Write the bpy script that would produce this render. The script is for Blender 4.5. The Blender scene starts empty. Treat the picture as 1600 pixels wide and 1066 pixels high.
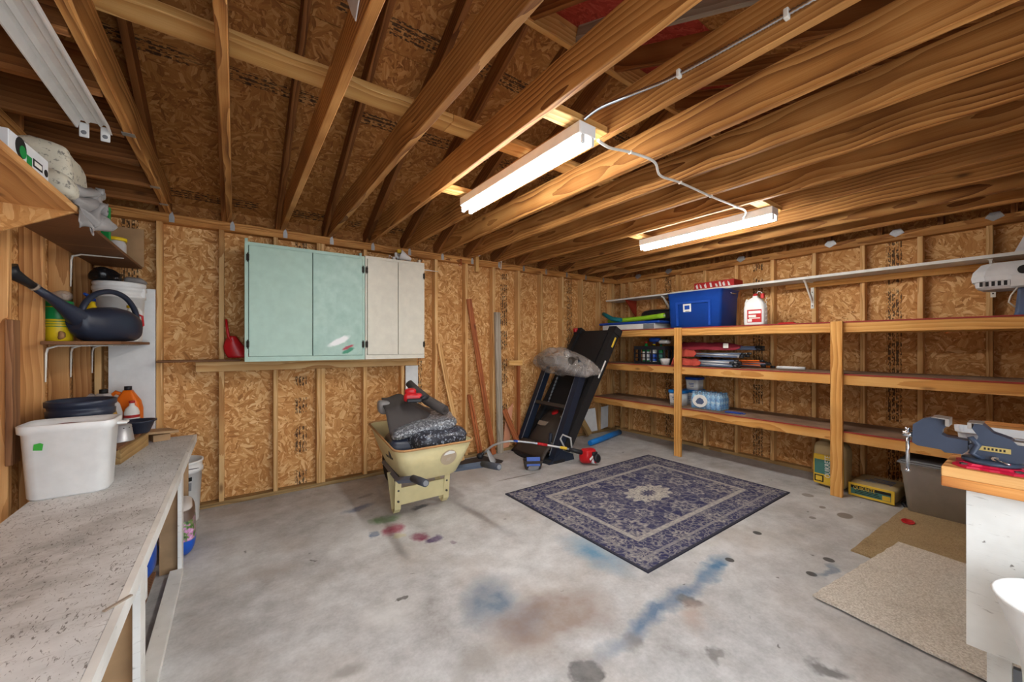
import bpy, bmesh, math, random
from mathutils import Vector, Matrix, noise as mnoise
R = math.radians
PI = math.pi
random.seed(7)
S = bpy.context.scene
COL = S.collection
# ------------------------------------------------------------------ camera, sky, exposure
cd = bpy.data.cameras.new('camera'); cam = bpy.data.objects.new('camera', cd); COL.objects.link(cam)
cam.location = (-5.179, -4.234, 1.412); cam.rotation_euler = (R(90), 0, -0.62185)
cd.sensor_width = 36; cd.lens = 603.864 / 1600 * 36; cd.shift_y = 5.8 / 1600; cd.clip_start = 0.02
S.camera = cam
S.view_settings.view_transform = 'Standard'; S.view_settings.look = 'None'
S.view_settings.gamma = 1; S.view_settings.use_curve_mapping = False
S.view_settings.exposure = 0.72
w = bpy.data.worlds.new('sky'); S.world = w; w.use_nodes = True
wn = w.node_tree.nodes; wl = w.node_tree.links
bg = wn['Background']; bg.inputs['Color'].default_value = (0.86, 0.93, 1.0, 1); bg.inputs['Strength'].default_value = 2.9
# the open doorway in the front wall: a sampling portal for the sky light only
pl = bpy.data.lights.new('doorway_portal', 'AREA'); pl.shape = 'RECTANGLE'; pl.size = 2.85; pl.size_y = 2.25
pl.cycles.is_portal = True
po = bpy.data.objects.new('doorway_portal', pl); COL.objects.link(po)
po.location = (-4.55, -4.66, 1.13); po.rotation_euler = (R(90), 0, 0)
TUBE = 44.0

# ------------------------------------------------------------------ node helpers
def lin(c):
    return tuple(((v / 255) / 12.92 if v <= 10 else (((v / 255) + 0.055) / 1.055) ** 2.4) for v in c) + (1,)
class NT:
    def __init__(s, name, rough=0.7, metal=0.0, spec=0.3):
        s.m = bpy.data.materials.new(name); s.m.use_nodes = True
        s.t = s.m.node_tree; s.b = s.t.nodes['Principled BSDF']
        s.b.inputs['Roughness'].default_value = rough; s.b.inputs['Metallic'].default_value = metal
        s.b.inputs['Specular IOR Level'].default_value = spec
    def n(s, typ, **kw):
        n = s.t.nodes.new('ShaderNode' + typ)
        for k, v in kw.items():
            if k.startswith('i_'):
                key = k[2:]; key = int(key) if key.isdigit() else key.replace('_', ' ')
                s.put(n.inputs[key], v)
            else: setattr(n, k, v)
        return n
    def put(s, inp, v):
        if isinstance(v, bpy.types.NodeSocket): s.t.links.new(v, inp)
        elif isinstance(v, bpy.types.Node): s.t.links.new(v.outputs[0], inp)
        else: inp.default_value = v
    def math(s, op, a, b=None, c=None, clamp=False):
        n = s.t.nodes.new('ShaderNodeMath'); n.operation = op; n.use_clamp = clamp
        s.put(n.inputs[0], a)
        if b is not None: s.put(n.inputs[1], b)
        if c is not None: s.put(n.inputs[2], c)
        return n.outputs[0]
    def vmath(s, op, a, b=None):
        n = s.t.nodes.new('ShaderNodeVectorMath'); n.operation = op
        s.put(n.inputs[0], a)
        if b is not None: s.put(n.inputs[1], b)
        return n.outputs[1] if op in ('LENGTH', 'DISTANCE', 'DOT_PRODUCT') else n.outputs[0]
    def mix(s, f, a, b, blend='MIX'):
        n = s.t.nodes.new('ShaderNodeMix'); n.data_type = 'RGBA'; n.blend_type = blend
        s.put(n.inputs[0], f); s.put(n.inputs[6], a); s.put(n.inputs[7], b)
        return n.outputs[2]
    def ramp(s, f, stops, interp='LINEAR'):
        n = s.t.nodes.new('ShaderNodeValToRGB'); n.color_ramp.interpolation = interp
        e = n.color_ramp.elements
        while len(e) < len(stops): e.new(0.5)
        for k, (p, c) in enumerate(stops):
            e[k].position = p; e[k].color = c if len(c) == 4 else tuple(c) + (1,)
        s.put(n.inputs[0], f); return n.outputs[0]
    def maprange(s, v, a, b, c=0.0, d=1.0):
        n = s.t.nodes.new('ShaderNodeMapRange'); s.put(n.inputs[0], v)
        for k, q in enumerate((a, b, c, d)): n.inputs[k + 1].default_value = q
        return n.outputs[0]
    def noise(s, vec, scale, detail=3, rough=0.55, dist=0.0):
        n = s.t.nodes.new('ShaderNodeTexNoise'); s.put(n.inputs['Vector'], vec)
        n.inputs['Scale'].default_value = scale; n.inputs['Detail'].default_value = detail
        n.inputs['Roughness'].default_value = rough; n.inputs['Distortion'].default_value = dist
        return n
    def mapping(s, vec, loc=(0, 0, 0), rot=(0, 0, 0), scale=(1, 1, 1), typ='POINT'):
        n = s.t.nodes.new('ShaderNodeMapping'); n.vector_type = typ; s.put(n.inputs[0], vec)
        n.inputs[1].default_value = loc; n.inputs[2].default_value = rot; n.inputs[3].default_value = scale
        return n.outputs[0]
    def obj(s): return s.t.nodes.new('ShaderNodeTexCoord').outputs['Object']
    def rnd(s): return s.t.nodes.new('ShaderNodeObjectInfo').outputs['Random']
    def col(s, c): s.put(s.b.inputs['Base Color'], c); return s
    def bump(s, h, strength=0.3, dist=0.004):
        n = s.t.nodes.new('ShaderNodeBump'); n.inputs['Strength'].default_value = strength
        n.inputs['Distance'].default_value = dist; s.put(n.inputs['Height'], h)
        s.t.links.new(n.outputs[0], s.b.inputs['Normal'])
MATS = {}
def plain(name, c, rough=0.6, metal=0.0, var=0.035, scale=14.0, spec=0.35, bump=0.0):
    """one colour with a soft mottling of wear"""
    if name in MATS: return MATS[name]
    t = NT(name, rough, metal, spec)
    no = t.noise(t.obj(), scale, 4)
    c = lin(c); d = tuple(v * (1 - var * 2) for v in c[:3]) + (1,); l = tuple(min(1, v * (1 + var)) for v in c[:3]) + (1,)
    t.col(t.ramp(no.outputs[0], [(0.3, d), (0.7, l)]))
    if bump: t.bump(no.outputs[0], bump, 0.003)
    MATS[name] = t.m
    return t.m
def wood(name, light, mid, dark, ring=0.022, rough=0.65, knots=True, tint=0.16):
    """flat-sawn softwood: the grain runs along the object's local X"""
    t = NT(name, rough, 0, 0.25)
    o = t.obj(); r = t.rnd()
    wn_ = t.n('TexWhiteNoise', noise_dimensions='1D', i_W=r)
    off = t.vmath('MULTIPLY', t.vmath('SUBTRACT', wn_.outputs['Color'], (0.5, 0.5, 0.5)), (40.0, 0.16, 0.16))
    p = t.vmath('ADD', o, off)
    slow = t.noise(t.vmath('MULTIPLY', p, (1.0, 0.6, 0.6)), 1.3, 2)
    dis = t.vmath('MULTIPLY', t.vmath('SUBTRACT', slow.outputs['Color'], (0.5, 0.5, 0.5)), (0.0, 0.10, 0.10))
    q = t.vmath('ADD', p, dis)
    fine = t.noise(t.vmath('MULTIPLY', p, (3.0, 26.0, 26.0)), 1.0, 3)
    q2 = t.vmath('MULTIPLY', q, (0.0, 1.0, 1.0))
    rad = t.math('ADD', t.vmath('LENGTH', q2), t.math('MULTIPLY', fine.outputs[0], 0.012))
    ringv = t.math('FRACT', t.math('DIVIDE', rad, ring))
    grain = t.noise(t.vmath('MULTIPLY', p, (5.0, 320.0, 320.0)), 1.0, 2)
    v = t.math('ADD', t.math('MULTIPLY', ringv, t.maprange(slow.outputs[0], 0.35, 0.65, 0.38, 0.82)), t.math('MULTIPLY', grain.outputs[0], 0.50))
    c = t.ramp(v, [(0.18, lin(light)), (0.58, lin(mid)), (1.0, lin(dark))])
    if knots:
        vo = t.n('TexVoronoi', voronoi_dimensions='3D', i_Scale=1.0, i_Randomness=1.0)
        t.put(vo.inputs['Vector'], t.vmath('MULTIPLY', p, (1.5, 4.0, 4.0)))
        k = t.math('MULTIPLY', t.maprange(vo.outputs['Distance'], 0.03, 0.085, 1.0, 0.0), 0.8)
        c = t.mix(k, c, tuple(x * 0.4 for x in lin(dark)[:3]) + (1,))
    big = t.noise(p, 2.2, 2)
    c = t.mix(t.maprange(big.outputs[0], 0.45, 0.75, 0, 0.45), c, lin(dark))
    sh = t.maprange(r, 0, 1, 1 - tint, 1 + tint)
    hs = t.n('HueSaturation', i_Value=sh, i_Color=c)
    t.col(hs.outputs[0]); t.bump(v, 0.15, 0.002)
    MATS[name] = t.m
    return t.m
def osb(name, tones, stamp=None, rough=0.7):
    """oriented strand board: layered, randomly turned wood flakes, optional black mill print in a band of the panel"""
    t = NT(name, rough, 0, 0.25)
    o = t.obj(); r = t.rnd()
    p = t.vmath('ADD', o, t.vmath('MULTIPLY', t.n('TexWhiteNoise', noise_dimensions='1D', i_W=r).outputs['Color'], (20.0, 20.0, 20.0)))
    warp = t.noise(p, 9.0, 2)
    pw = t.vmath('ADD', p, t.vmath('MULTIPLY', t.vmath('SUBTRACT', warp.outputs['Color'], (.5, .5, .5)), (0.05, 0.05, 0.05)))
    layers = []
    for k, (sc, st) in enumerate(((24.0, 3.6), (30.0, 4.6), (19.0, 3.2))):
        cell = t.n('TexVoronoi', voronoi_dimensions='2D', i_Scale=sc * 0.55)
        t.put(cell.inputs['Vector'], t.vmath('ADD', pw, (k * 3.7, k * 1.3, 0)))
        sep = t.n('SeparateColor', i_0=cell.outputs['Color'])
        rot = t.n('VectorRotate', rotation_type='Z_AXIS')
        t.put(rot.inputs['Vector'], pw); t.put(rot.inputs['Angle'], t.math('MULTIPLY', sep.outputs[0], 6.283))
        fl = t.n('TexVoronoi', voronoi_dimensions='2D', i_Scale=sc * 1.5)
        t.put(fl.inputs['Vector'], t.vmath('MULTIPLY', rot.outputs[0], (1.0 / st * 1.6, 1.6, 0)))
        s2 = t.n('SeparateColor', i_0=fl.outputs['Color'])
        gr = t.noise(t.vmath('MULTIPLY', rot.outputs[0], (6.0, 120.0, 1.0)), 1.0, 2)
        layers.append((s2.outputs[0], s2.outputs[1], gr.outputs[0], fl.outputs['Distance']))
    v = t.math('ADD', t.math('MULTIPLY', layers[0][0], 0.62), t.math('MULTIPLY', layers[0][2], 0.5))
    for L in layers[1:]:
        on = t.math('GREATER_THAN', L[1], 0.45)
        v2 = t.math('ADD', t.math('MULTIPLY', L[0], 0.62), t.math('MULTIPLY', L[2], 0.5))
        mx = t.n('Mix', data_type='FLOAT'); t.put(mx.inputs[0], on); t.put(mx.inputs[2], v); t.put(mx.inputs[3], v2)
        v = mx.outputs[0]
    c = t.ramp(v, [(0.08, lin(tones[0])), (0.3, lin(tones[1])), (0.62, lin(tones[2])), (0.95, lin(tones[3]))])
    big = t.noise(p, 1.8, 2)
    c = t.mix(t.maprange(big.outputs[0], 0.42, 0.7, 0, 0.35), c, lin(tones[1]))
    if stamp:
        ax, centre, half, gap = stamp        # axis the band crosses, its centre and half width, gap scale along it
        sp = t.n('SeparateXYZ', i_0=o)
        a = sp.outputs[ax]; b = sp.outputs[1 - ax]
        inside = t.math('LESS_THAN', t.math('ABSOLUTE', t.math('SUBTRACT', a, centre)), half)
        blk = t.noise(t.vmath('MULTIPLY', p, (0.4, gap, 0) if ax == 0 else (gap, 0.4, 0)), 1.0, 1)
        bl = t.maprange(blk.outputs[0], 0.38, 0.41)
        gx, gy = (150.0, 60.0) if ax == 0 else (60.0, 150.0)
        cellp = t.vmath('FLOOR', t.vmath('MULTIPLY', p, (gx, gy, 0.0)))
        wnl = t.n('TexWhiteNoise', noise_dimensions='2D'); t.put(wnl.inputs['Vector'], cellp)
        row = t.math('FRACT', t.math('MULTIPLY', t.n('SeparateXYZ', i_0=p).outputs[0 if ax == 0 else 1], 34.0))
        lt = t.math('MULTIPLY', t.math('GREATER_THAN', wnl.outputs['Value'], 0.34), t.math('GREATER_THAN', row, 0.28))
        fade = t.maprange(t.noise(p, 26.0, 2).outputs[0], 0.30, 0.46)
        f = t.math('MULTIPLY', t.math('MULTIPLY', inside, bl), t.math('MULTIPLY', lt, fade))
        c = t.mix(t.math('MULTIPLY', f, 0.85), c, lin((38, 28, 22)))
    t.col(c); t.bump(v, 0.25, 0.003)
    MATS[name] = t.m
    return t.m

# ------------------------------------------------------------------ mesh helpers
class MB:
    """collects geometry; build() links it as ONE mesh object"""
    def __init__(s): s.v = []; s.f = []; s.sm = []
    def add(s, vs, fs, smooth=False, M=None):
        b = len(s.v)
        for p in vs: s.v.append(tuple(M @ Vector(p)) if M else tuple(p))
        for f in fs: s.f.append(tuple(i + b for i in f)); s.sm.append(smooth)
        return s
    def box(s, x0, x1, y0, y1, z0, z1, M=None, bev=0.0):
        if bev:
            bm = bmesh.new(); bmesh.ops.create_cube(bm, size=1)
            for q in bm.verts: q.co = Vector(((x0 + x1) / 2 + q.co.x * (x1 - x0), (y0 + y1) / 2 + q.co.y * (y1 - y0), (z0 + z1) / 2 + q.co.z * (z1 - z0)))
            bmesh.ops.bevel(bm, geom=list(bm.edges), offset=bev, segments=1, affect='EDGES')
            bm.verts.ensure_lookup_table()
            s.add([q.co.copy() for q in bm.verts], [[q.index for q in f.verts] for f in bm.faces], False, M); bm.free(); return s
        return s.add([(x0, y0, z0), (x1, y0, z0), (x1, y1, z0), (x0, y1, z0), (x0, y0, z1), (x1, y0, z1), (x1, y1, z1), (x0, y1, z1)],
                     [(3, 2, 1, 0), (4, 5, 6, 7), (0, 1, 5, 4), (1, 2, 6, 5), (2, 3, 7, 6), (3, 0, 4, 7)], False, M)
    def loft(s, rings, smooth=True, cap=True, closed=True, M=None):
        """rings: lists of points of one length"""
        n = len(rings[0]); vs = [p for r in rings for p in r]; fs = []
        for k in range(len(rings) - 1):
            for i in range(n if closed else n - 1):
                j = (i + 1) % n
                fs.append((k * n + i, k * n + j, (k + 1) * n + j, (k + 1) * n + i))
        s.add(vs, fs, smooth, M)
        if cap and closed:
            b = len(s.v) - len(vs)
            s.f.append(tuple(b + i for i in reversed(range(n)))); s.sm.append(False)
            s.f.append(tuple(b + (len(rings) - 1) * n + i for i in range(n))); s.sm.append(False)
        return s
    def lathe(s, prof, n=24, M=None, sx=1.0, sy=1.0, cap=True, smooth=True):
        """prof: (radius, z) from bottom to top"""
        return s.loft([[(r * sx * math.cos(2 * PI * i / n), r * sy * math.sin(2 * PI * i / n), z) for i in range(n)] for r, z in prof], smooth, cap, True, M)
    def cyl(s, a, b, r0, r1=None, n=12, smooth=True, cap=True):
        return s.tube([a, b], [r0, r0 if r1 is None else r1], n, smooth, cap)
    def tube(s, pts, r, n=8, smooth=True, cap=True, sq=None):
        P = [Vector(p) for p in pts]; rs = r if isinstance(r, (list, tuple)) else [r] * len(P)
        rings = []; prev = None
        for i, p in enumerate(P):
            d = (P[min(i + 1, len(P) - 1)] - P[max(i - 1, 0)]).normalized()
            if prev is None:
                ref = Vector((0, 0, 1)) if abs(d.z) < 0.95 else Vector((1, 0, 0))
                u = d.cross(ref).normalized()
            else:
                u = (prev - d * prev.dot(d)).normalized()
            w_ = d.cross(u); prev = u
            a, b = (sq if sq else (1, 1))
            rings.append([p + u * (rs[i] * a * math.cos(2 * PI * k / n)) + w_ * (rs[i] * b * math.sin(2 * PI * k / n)) for k in range(n)])
        return s.loft(rings, smooth, cap)
    def prism(s, poly, t0, t1, axis='Y', M=None, smooth=False):
        """poly: 2-D points in the plane perpendicular to axis (X: yz, Y: xz, Z: xy), extruded t0..t1"""
        mk = {'X': lambda p, t: (t, p[0], p[1]), 'Y': lambda p, t: (p[0], t, p[1]), 'Z': lambda p, t: (p[0], p[1], t)}[axis]
        a = [mk(p, t0) for p in poly]; b = [mk(p, t1) for p in poly]; n = len(poly)
        fs = [tuple(reversed(range(n))), tuple(range(n, 2 * n))] + [(i, (i + 1) % n, n + (i + 1) % n, n + i) for i in range(n)]
        return s.add(a + b, fs, smooth, M)
    def grid(s, fn, nu, nv, thick=0.0, smooth=True, M=None):
        """surface fn(u, v) -> point; with thickness along its normal-ish second sheet"""
        vs = [fn(i / nu, j / nv) for j in range(nv + 1) for i in range(nu + 1)]
        fs = [(j * (nu + 1) + i, j * (nu + 1) + i + 1, (j + 1) * (nu + 1) + i + 1, (j + 1) * (nu + 1) + i) for j in range(nv) for i in range(nu)]
        if thick:
            n = len(vs); V2 = [Vector(p) for p in vs]; nr = [Vector((0, 0, 0)) for _ in vs]
            for f in fs:
                m_ = (V2[f[1]] - V2[f[0]]).cross(V2[f[3]] - V2[f[0]])
                for i in f: nr[i] += m_
            lo = [V2[i] - nr[i].normalized() * thick if nr[i].length > 0 else V2[i] for i in range(n)]
            f2 = [tuple(reversed([i + n for i in f])) for f in fs]
            rim = [i for i in range(nu)] + [j * (nu + 1) + nu for j in range(nv)] + [nv * (nu + 1) + i for i in range(nu, 0, -1)] + [j * (nu + 1) for j in range(nv, 0, -1)]
            f3 = [(rim[(k + 1) % len(rim)], rim[k], rim[k] + n, rim[(k + 1) % len(rim)] + n) for k in range(len(rim))]
            return s.add(vs + lo, fs + f2 + f3, smooth, M)
        return s.add(vs, fs, smooth, M)
    def ball(s, c, r, n=12, sx=1, sy=1, sz=1, M=None, fn=None):
        rings = []
        for j in range(1, n):
            a = PI * j / n
            rings.append([(c[0] + r * sx * math.sin(a) * math.cos(2 * PI * i / (2 * n)), c[1] + r * sy * math.sin(a) * math.sin(2 * PI * i / (2 * n)), c[2] - r * sz * math.cos(a)) for i in range(2 * n)])
        if fn: rings = [[fn(p) for p in q] for q in rings]
        return s.loft(rings, True, True, True, M)
    def mesh(s, name, mat=None):
        m = bpy.data.meshes.new(name); m.from_pydata(s.v, [], s.f)
        m.polygons.foreach_set('use_smooth', s.sm); m.update()
        bm = bmesh.new(); bm.from_mesh(m); bmesh.ops.recalc_face_normals(bm, faces=list(bm.faces)); bm.to_mesh(m); bm.free()
        if mat: m.materials.append(MATS[mat] if isinstance(mat, str) else mat)
        return m
    def build(s, name, mat, parent=None, loc=(0, 0, 0), rot=(0, 0, 0)):
        return link(name, s.mesh(name, mat), parent, loc, rot)
def link(name, me, parent=None, loc=(0, 0, 0), rot=(0, 0, 0)):
    o = bpy.data.objects.new(name, me); COL.objects.link(o)
    o.location = loc; o.rotation_euler = rot
    if parent: o.parent = parent
    return o
def tag(o, label=None, cat=None, group=None, kind=None):
    if label: o['label'] = label
    if cat: o['category'] = cat
    if group: o['group'] = group
    if kind: o['kind'] = kind
    return o
def thing(name, label, cat, loc=(0, 0, 0), rz=0.0, group=None, rot=None):
    o = bpy.data.objects.new(name, None); COL.objects.link(o); o.empty_display_size = 0.1
    o.location = loc; o.rotation_euler = rot if rot else (0, 0, rz)
    return tag(o, label, cat, group)
def structure(name, label=None):
    o = bpy.data.objects.new(name, None); COL.objects.link(o); o.empty_display_size = 0.1
    o['kind'] = 'structure'
    if label: o['label'] = label
    return o
def copy_tree(o, parent=None, loc=None, rz=None):
    c = o.copy(); COL.objects.link(c); c.parent = parent
    if loc is not None: c.location = loc
    if rz is not None: c.rotation_euler = (0, 0, rz)
    for ch in list(o.children): copy_tree(ch, c)
    return c
_lum = {}
def lumber(name, mat, a, b, w_, h_, parent=None, up=(0, 0, 1), bev=0.003):
    """a board from a to b (centre line), w_ across, h_ along 'up'; local X runs along the grain"""
    a = Vector(a); b = Vector(b); d = b - a; L = d.length; d.normalize()
    key = (round(L, 3), w_, h_, mat)
    if key not in _lum: _lum[key] = MB().box(-L / 2, L / 2, -w_ / 2, w_ / 2, -h_ / 2, h_ / 2, bev=bev).mesh(name, mat)
    u = Vector(up); u = (u - d * u.dot(d)).normalized(); y = u.cross(d)
    o = link(name, _lum[key], parent)
    Mx = Matrix((d, y, u)).transposed().to_4x4(); Mx.translation = (a + b) / 2
    o.matrix_local = Mx
    return o
def text(name, body, size, mat, parent, M, depth=0.0006, align='CENTER', sx=1.0):
    cu = bpy.data.curves.new(name, 'FONT'); cu.body = body; cu.size = size; cu.extrude = depth; cu.align_x = align; cu.align_y = 'CENTER'
    tmp = bpy.data.objects.new(name, cu); COL.objects.link(tmp)
    bpy.context.view_layer.update()
    me = bpy.data.meshes.new_from_object(tmp.evaluated_get(bpy.context.evaluated_depsgraph_get()))
    bpy.data.objects.remove(tmp); bpy.data.curves.remove(cu)
    me.transform(Matrix.Scale(sx, 4, (1, 0, 0))); me.materials.clear(); me.materials.append(MATS[mat]); me.name = name
    o = link(name, me, parent); o.matrix_local = M
    return o
def frame(o, x, y, z=None):
    """matrix from an origin and two axes"""
    x = Vector(x).normalized(); y = Vector(y).normalized(); z = x.cross(y)
    M = Matrix((x, y, z)).transposed().to_4x4(); M.translation = Vector(o); return M
# ================================================================== THE SETTING
XL, YF, ZP = -6.05, -4.56, 2.42          # left wall, front wall, underside of the top plate
YR, MS = -2.28, 0.436                    # ridge line and roof pitch
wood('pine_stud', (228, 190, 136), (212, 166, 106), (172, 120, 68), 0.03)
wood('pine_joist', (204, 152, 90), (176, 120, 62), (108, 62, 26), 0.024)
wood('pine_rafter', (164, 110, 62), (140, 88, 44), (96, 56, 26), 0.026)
wood('pine_pale', (226, 186, 124), (206, 158, 92), (170, 116, 60), 0.03)
wood('treated_plate', (178, 148, 100), (158, 126, 80), (120, 92, 58), 0.03)
wood('shelf_pine', (230, 180, 110), (214, 156, 82), (178, 118, 56), 0.034)
wood('cedar_plank', (216, 168, 112), (198, 146, 90), (156, 104, 60), 0.03)
wood('grey_board', (176, 166, 150), (160, 148, 132), (130, 116, 100), 0.03)
wood('dark_board', (150, 108, 74), (126, 86, 56), (84, 54, 34), 0.02)
wood('red_board', (190, 116, 70), (170, 94, 52), (120, 62, 34), 0.03)
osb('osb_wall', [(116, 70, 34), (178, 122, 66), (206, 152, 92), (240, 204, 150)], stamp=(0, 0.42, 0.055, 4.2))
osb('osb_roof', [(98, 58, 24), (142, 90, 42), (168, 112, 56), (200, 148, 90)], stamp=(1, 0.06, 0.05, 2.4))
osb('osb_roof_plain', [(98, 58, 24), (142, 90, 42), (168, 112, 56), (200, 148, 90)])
osb('osb_roof_red', [(120, 34, 24), (150, 48, 36), (170, 62, 48), (190, 92, 72)])
plain('galvanised', (176, 178, 180), 0.42, 0.75, 0.12)
plain('black_rubber_roof', (50, 48, 46), 0.9)
plain('door_frame_white', (214, 212, 206), 0.6)
STUD = 0.4064

# ---- floor: one cast slab with spills and overspray
def floor_material():
    t = NT('concrete', 0.62, 0, 0.3)
    o = t.obj()
    wv = t.noise(o, 5.0, 4, 0.6)
    p = t.vmath('ADD', o, t.vmath('MULTIPLY', t.vmath('SUBTRACT', wv.outputs['Color'], (.5, .5, .5)), (0.22, 0.22, 0)))
    a = t.noise(o, 1.1, 5, 0.6); b = t.noise(o, 7.0, 5, 0.65); g = t.noise(o, 60.0, 3)
    v = t.math('ADD', t.math('ADD', t.math('MULTIPLY', a.outputs[0], 0.5), t.math('MULTIPLY', b.outputs[0], 0.4)), t.math('MULTIPLY', g.outputs[0], 0.12))
    c = t.ramp(v, [(0.34, lin((146, 142, 138))), (0.46, lin((176, 174, 172))), (0.60, lin((206, 205, 203))), (0.75, lin((220, 219, 217)))])
    # brown film in patches, dark specks
    br = t.noise(t.vmath('ADD', o, (7.3, 2.1, 0)), 1.7, 4)
    c = t.mix(t.maprange(br.outputs[0], 0.5, 0.78, 0, 0.5), c, lin((150, 132, 112)))
    sp = t.n('TexVoronoi', i_Scale=8.0); t.put(sp.inputs['Vector'], p)
    s2 = t.n('SeparateColor', i_0=sp.outputs['Color'])
    dot = t.math('MULTIPLY', t.maprange(sp.outputs['Distance'], 0.05, 0.11, 1, 0), t.math('GREATER_THAN', s2.outputs[0], 0.80))
    c = t.mix(t.math('MULTIPLY', dot, 0.7), c, lin((74, 68, 62)))
    for (x, y, rx, ry, rot, colr, st, soft) in STAINS:
        m = t.mapping(p if soft > 0.2 else o, (x, y, 0), (0, 0, R(rot)), (rx, ry, 1), 'TEXTURE')
        gr = t.n('TexGradient', gradient_type='SPHERICAL', i_0=m)
        f = t.maprange(gr.outputs['Fac'], 0.02, 0.02 + soft, 0, st)
        if soft > 0.2: f = t.math('MULTIPLY', f, t.maprange(b.outputs[0], 0.25, 0.6, 0.45, 1.0))
        c = t.mix(f, c, lin(colr))
    t.col(c); t.bump(v, 0.12, 0.004)
    t.put(t.b.inputs['Roughness'], t.maprange(b.outputs[0], 0.3, 0.7, 0.45, 0.75))
    MATS['concrete'] = t.m
STAINS = [
 (-4.03, -2.42, 0.30, 0.20, 60, (82, 102, 122), 0.85, 0.7), (-3.95, -2.66, 0.20, 0.14, 20, (76, 100, 126), 0.9, 0.7),
 (-3.84, -2.72, 0.42, 0.24, -10, (140, 120, 108), 0.85, 0.45), (-3.30, -3.03, 0.75, 0.075, 2, (90, 112, 136), 0.95, 0.7), (-2.72, -2.99, 0.28, 0.07, 4, (66, 112, 146), 0.95, 0.7),
 (-3.20, -2.42, 0.16, 0.36, 0, (70, 128, 160), 0.85, 0.8), (-4.20, -1.10, 0.16, 0.08, 10, (104, 136, 92), 0.9, 0.5), (-4.19, -1.30, 0.12, 0.10, 20, (158, 66, 88), 0.95, 0.45),
 (-4.09, -1.51, 0.085, 0.085, 0, (130, 48, 78), 0.95, 0.4), (-4.0, -1.61, 0.08, 0.075, 0, (76, 48, 92), 0.95, 0.4), (-4.36, -1.30, 0.06, 0.06, 0, (92, 112, 142), 0.9, 0.4),
 (-4.20, -1.42, 0.05, 0.05, 0, (196, 184, 120), 0.6, 0.6), (-3.91, -1.74, 0.03, 0.03, 0, (110, 76, 100), 0.7, 0.4), (-3.87, -1.02, 0.10, 0.06, 0, (86, 92, 96), 0.85, 0.5), (-4.31, -0.75, 0.16, 0.07, 10, (90, 106, 140), 0.85, 0.6), (-4.2, -0.5, 0.10, 0.04, 15, (112, 110, 116), 0.6, 0.6),
 (-3.961, -3.075, 0.075, 0.065, 10, (66, 64, 62), 0.85, 0.3), (-3.64, -3.065, 0.085, 0.075, 0, (120, 114, 108), 0.7, 0.5), (-3.395, -3.333, 0.07, 0.04, 20, (92, 88, 82), 0.75, 0.4), (-3.08, -3.66, 0.10, 0.05, -55, (86, 82, 78), 0.8, 0.4),
 (-3.14, -3.08, 0.075, 0.05, -50, (84, 80, 76), 0.8, 0.4), (-2.541, -3.005, 0.030, 0.030, 0, (58, 56, 54), 0.9, 0.15), (-1.996, -2.95, 0.032, 0.032, 0, (62, 60, 58), 0.9, 0.15), (-2.012, -3.384, 0.034, 0.034, 0, (58, 56, 54), 0.9, 0.15), (-2.293, -3.374, 0.031, 0.031, 0, (60, 58, 56), 0.9, 0.15),
 (-1.086, -3.242, 0.075, 0.055, 0, (118, 106, 92), 0.85, 0.15), (-1.035, -3.077, 0.035, 0.025, 0, (120, 106, 94), 0.8, 0.15), (-0.813, -2.904, 0.055, 0.05, 0, (124, 112, 98), 0.7, 0.15), (-1.35, -3.1, 0.03, 0.025, 0, (110, 100, 90), 0.7, 0.15),
 (-2.17, -3.42, 0.16, 0.04, 0, (96, 116, 136), 0.8, 0.6), (-4.52, -2.21, 0.26, 0.18, 20, (214, 212, 208), 0.55, 0.8), (-4.418, -2.132, 0.03, 0.02, 0, (60, 50, 40), 0.9, 0.3), (-3.22, -3.15, 0.16, 0.07, 20, (170, 146, 132), 0.6, 0.7),
 (-5.0, -1.42, 0.20, 0.13, 0, (140, 122, 106), 0.5, 0.8), (-4.33, -2.73, 0.14, 0.10, 0, (140, 132, 122), 0.6, 0.7), (-4.79, -2.48, 0.10, 0.07, 0, (128, 122, 114), 0.6, 0.6), (-2.72, -0.915, 0.28, 0.012, -4, (96, 84, 72), 0.8, 0.15), (-3.0, -0.55, 0.5, 0.3, 0, (150, 140, 132), 0.5, 0.9), (-5.2, -0.45, 0.5, 0.12, 5, (200, 194, 190), 0.4, 0.7)]
floor_material()
fl = MB().box(-9.5, 3.5, -11.0, 0.35, -0.12, 0.0).build('floor', 'concrete'); tag(fl, 'stained grey concrete slab floor', kind='structure')

# ---- back wall
wb = structure('wall_back', 'open stud wall of pine and strand board behind the cabinets')
edges = [-6.15, -5.682, -4.463, -3.244, -2.025, -0.806, 0.10]
def panel(name, x0, x1, z0, z1, mat, parent, M):
    """sheet with its centre as origin, local X/Y in the plane"""
    wd, ht = x1 - x0 - 0.004, z1 - z0 - 0.004
    o = MB().box(-wd / 2, wd / 2, -ht / 2, ht / 2, -0.006, 0.006).build(name, mat, parent)
    o.matrix_local = M @ Matrix.Translation(((x0 + x1) / 2, (z0 + z1) / 2, 0)); return o
MB_ = frame((0, 0.096, 0), (1, 0, 0), (0, 0, 1))
for a, b in zip(edges, edges[1:]):
    # full-size sheets keep the mill print at the same place: shift a cut sheet's origin
    o = MB().box(a - (b - 0.61) + 0.002, 0.608, -1.25, 1.25, -0.006, 0.006).build('sheathing_panel', 'osb_wall', wb)
    o.matrix_local = MB_ @ Matrix.Translation((b - 0.61, 1.25, 0))
bx = [-5.663 + STUD * k for k in range(14)]
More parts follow.
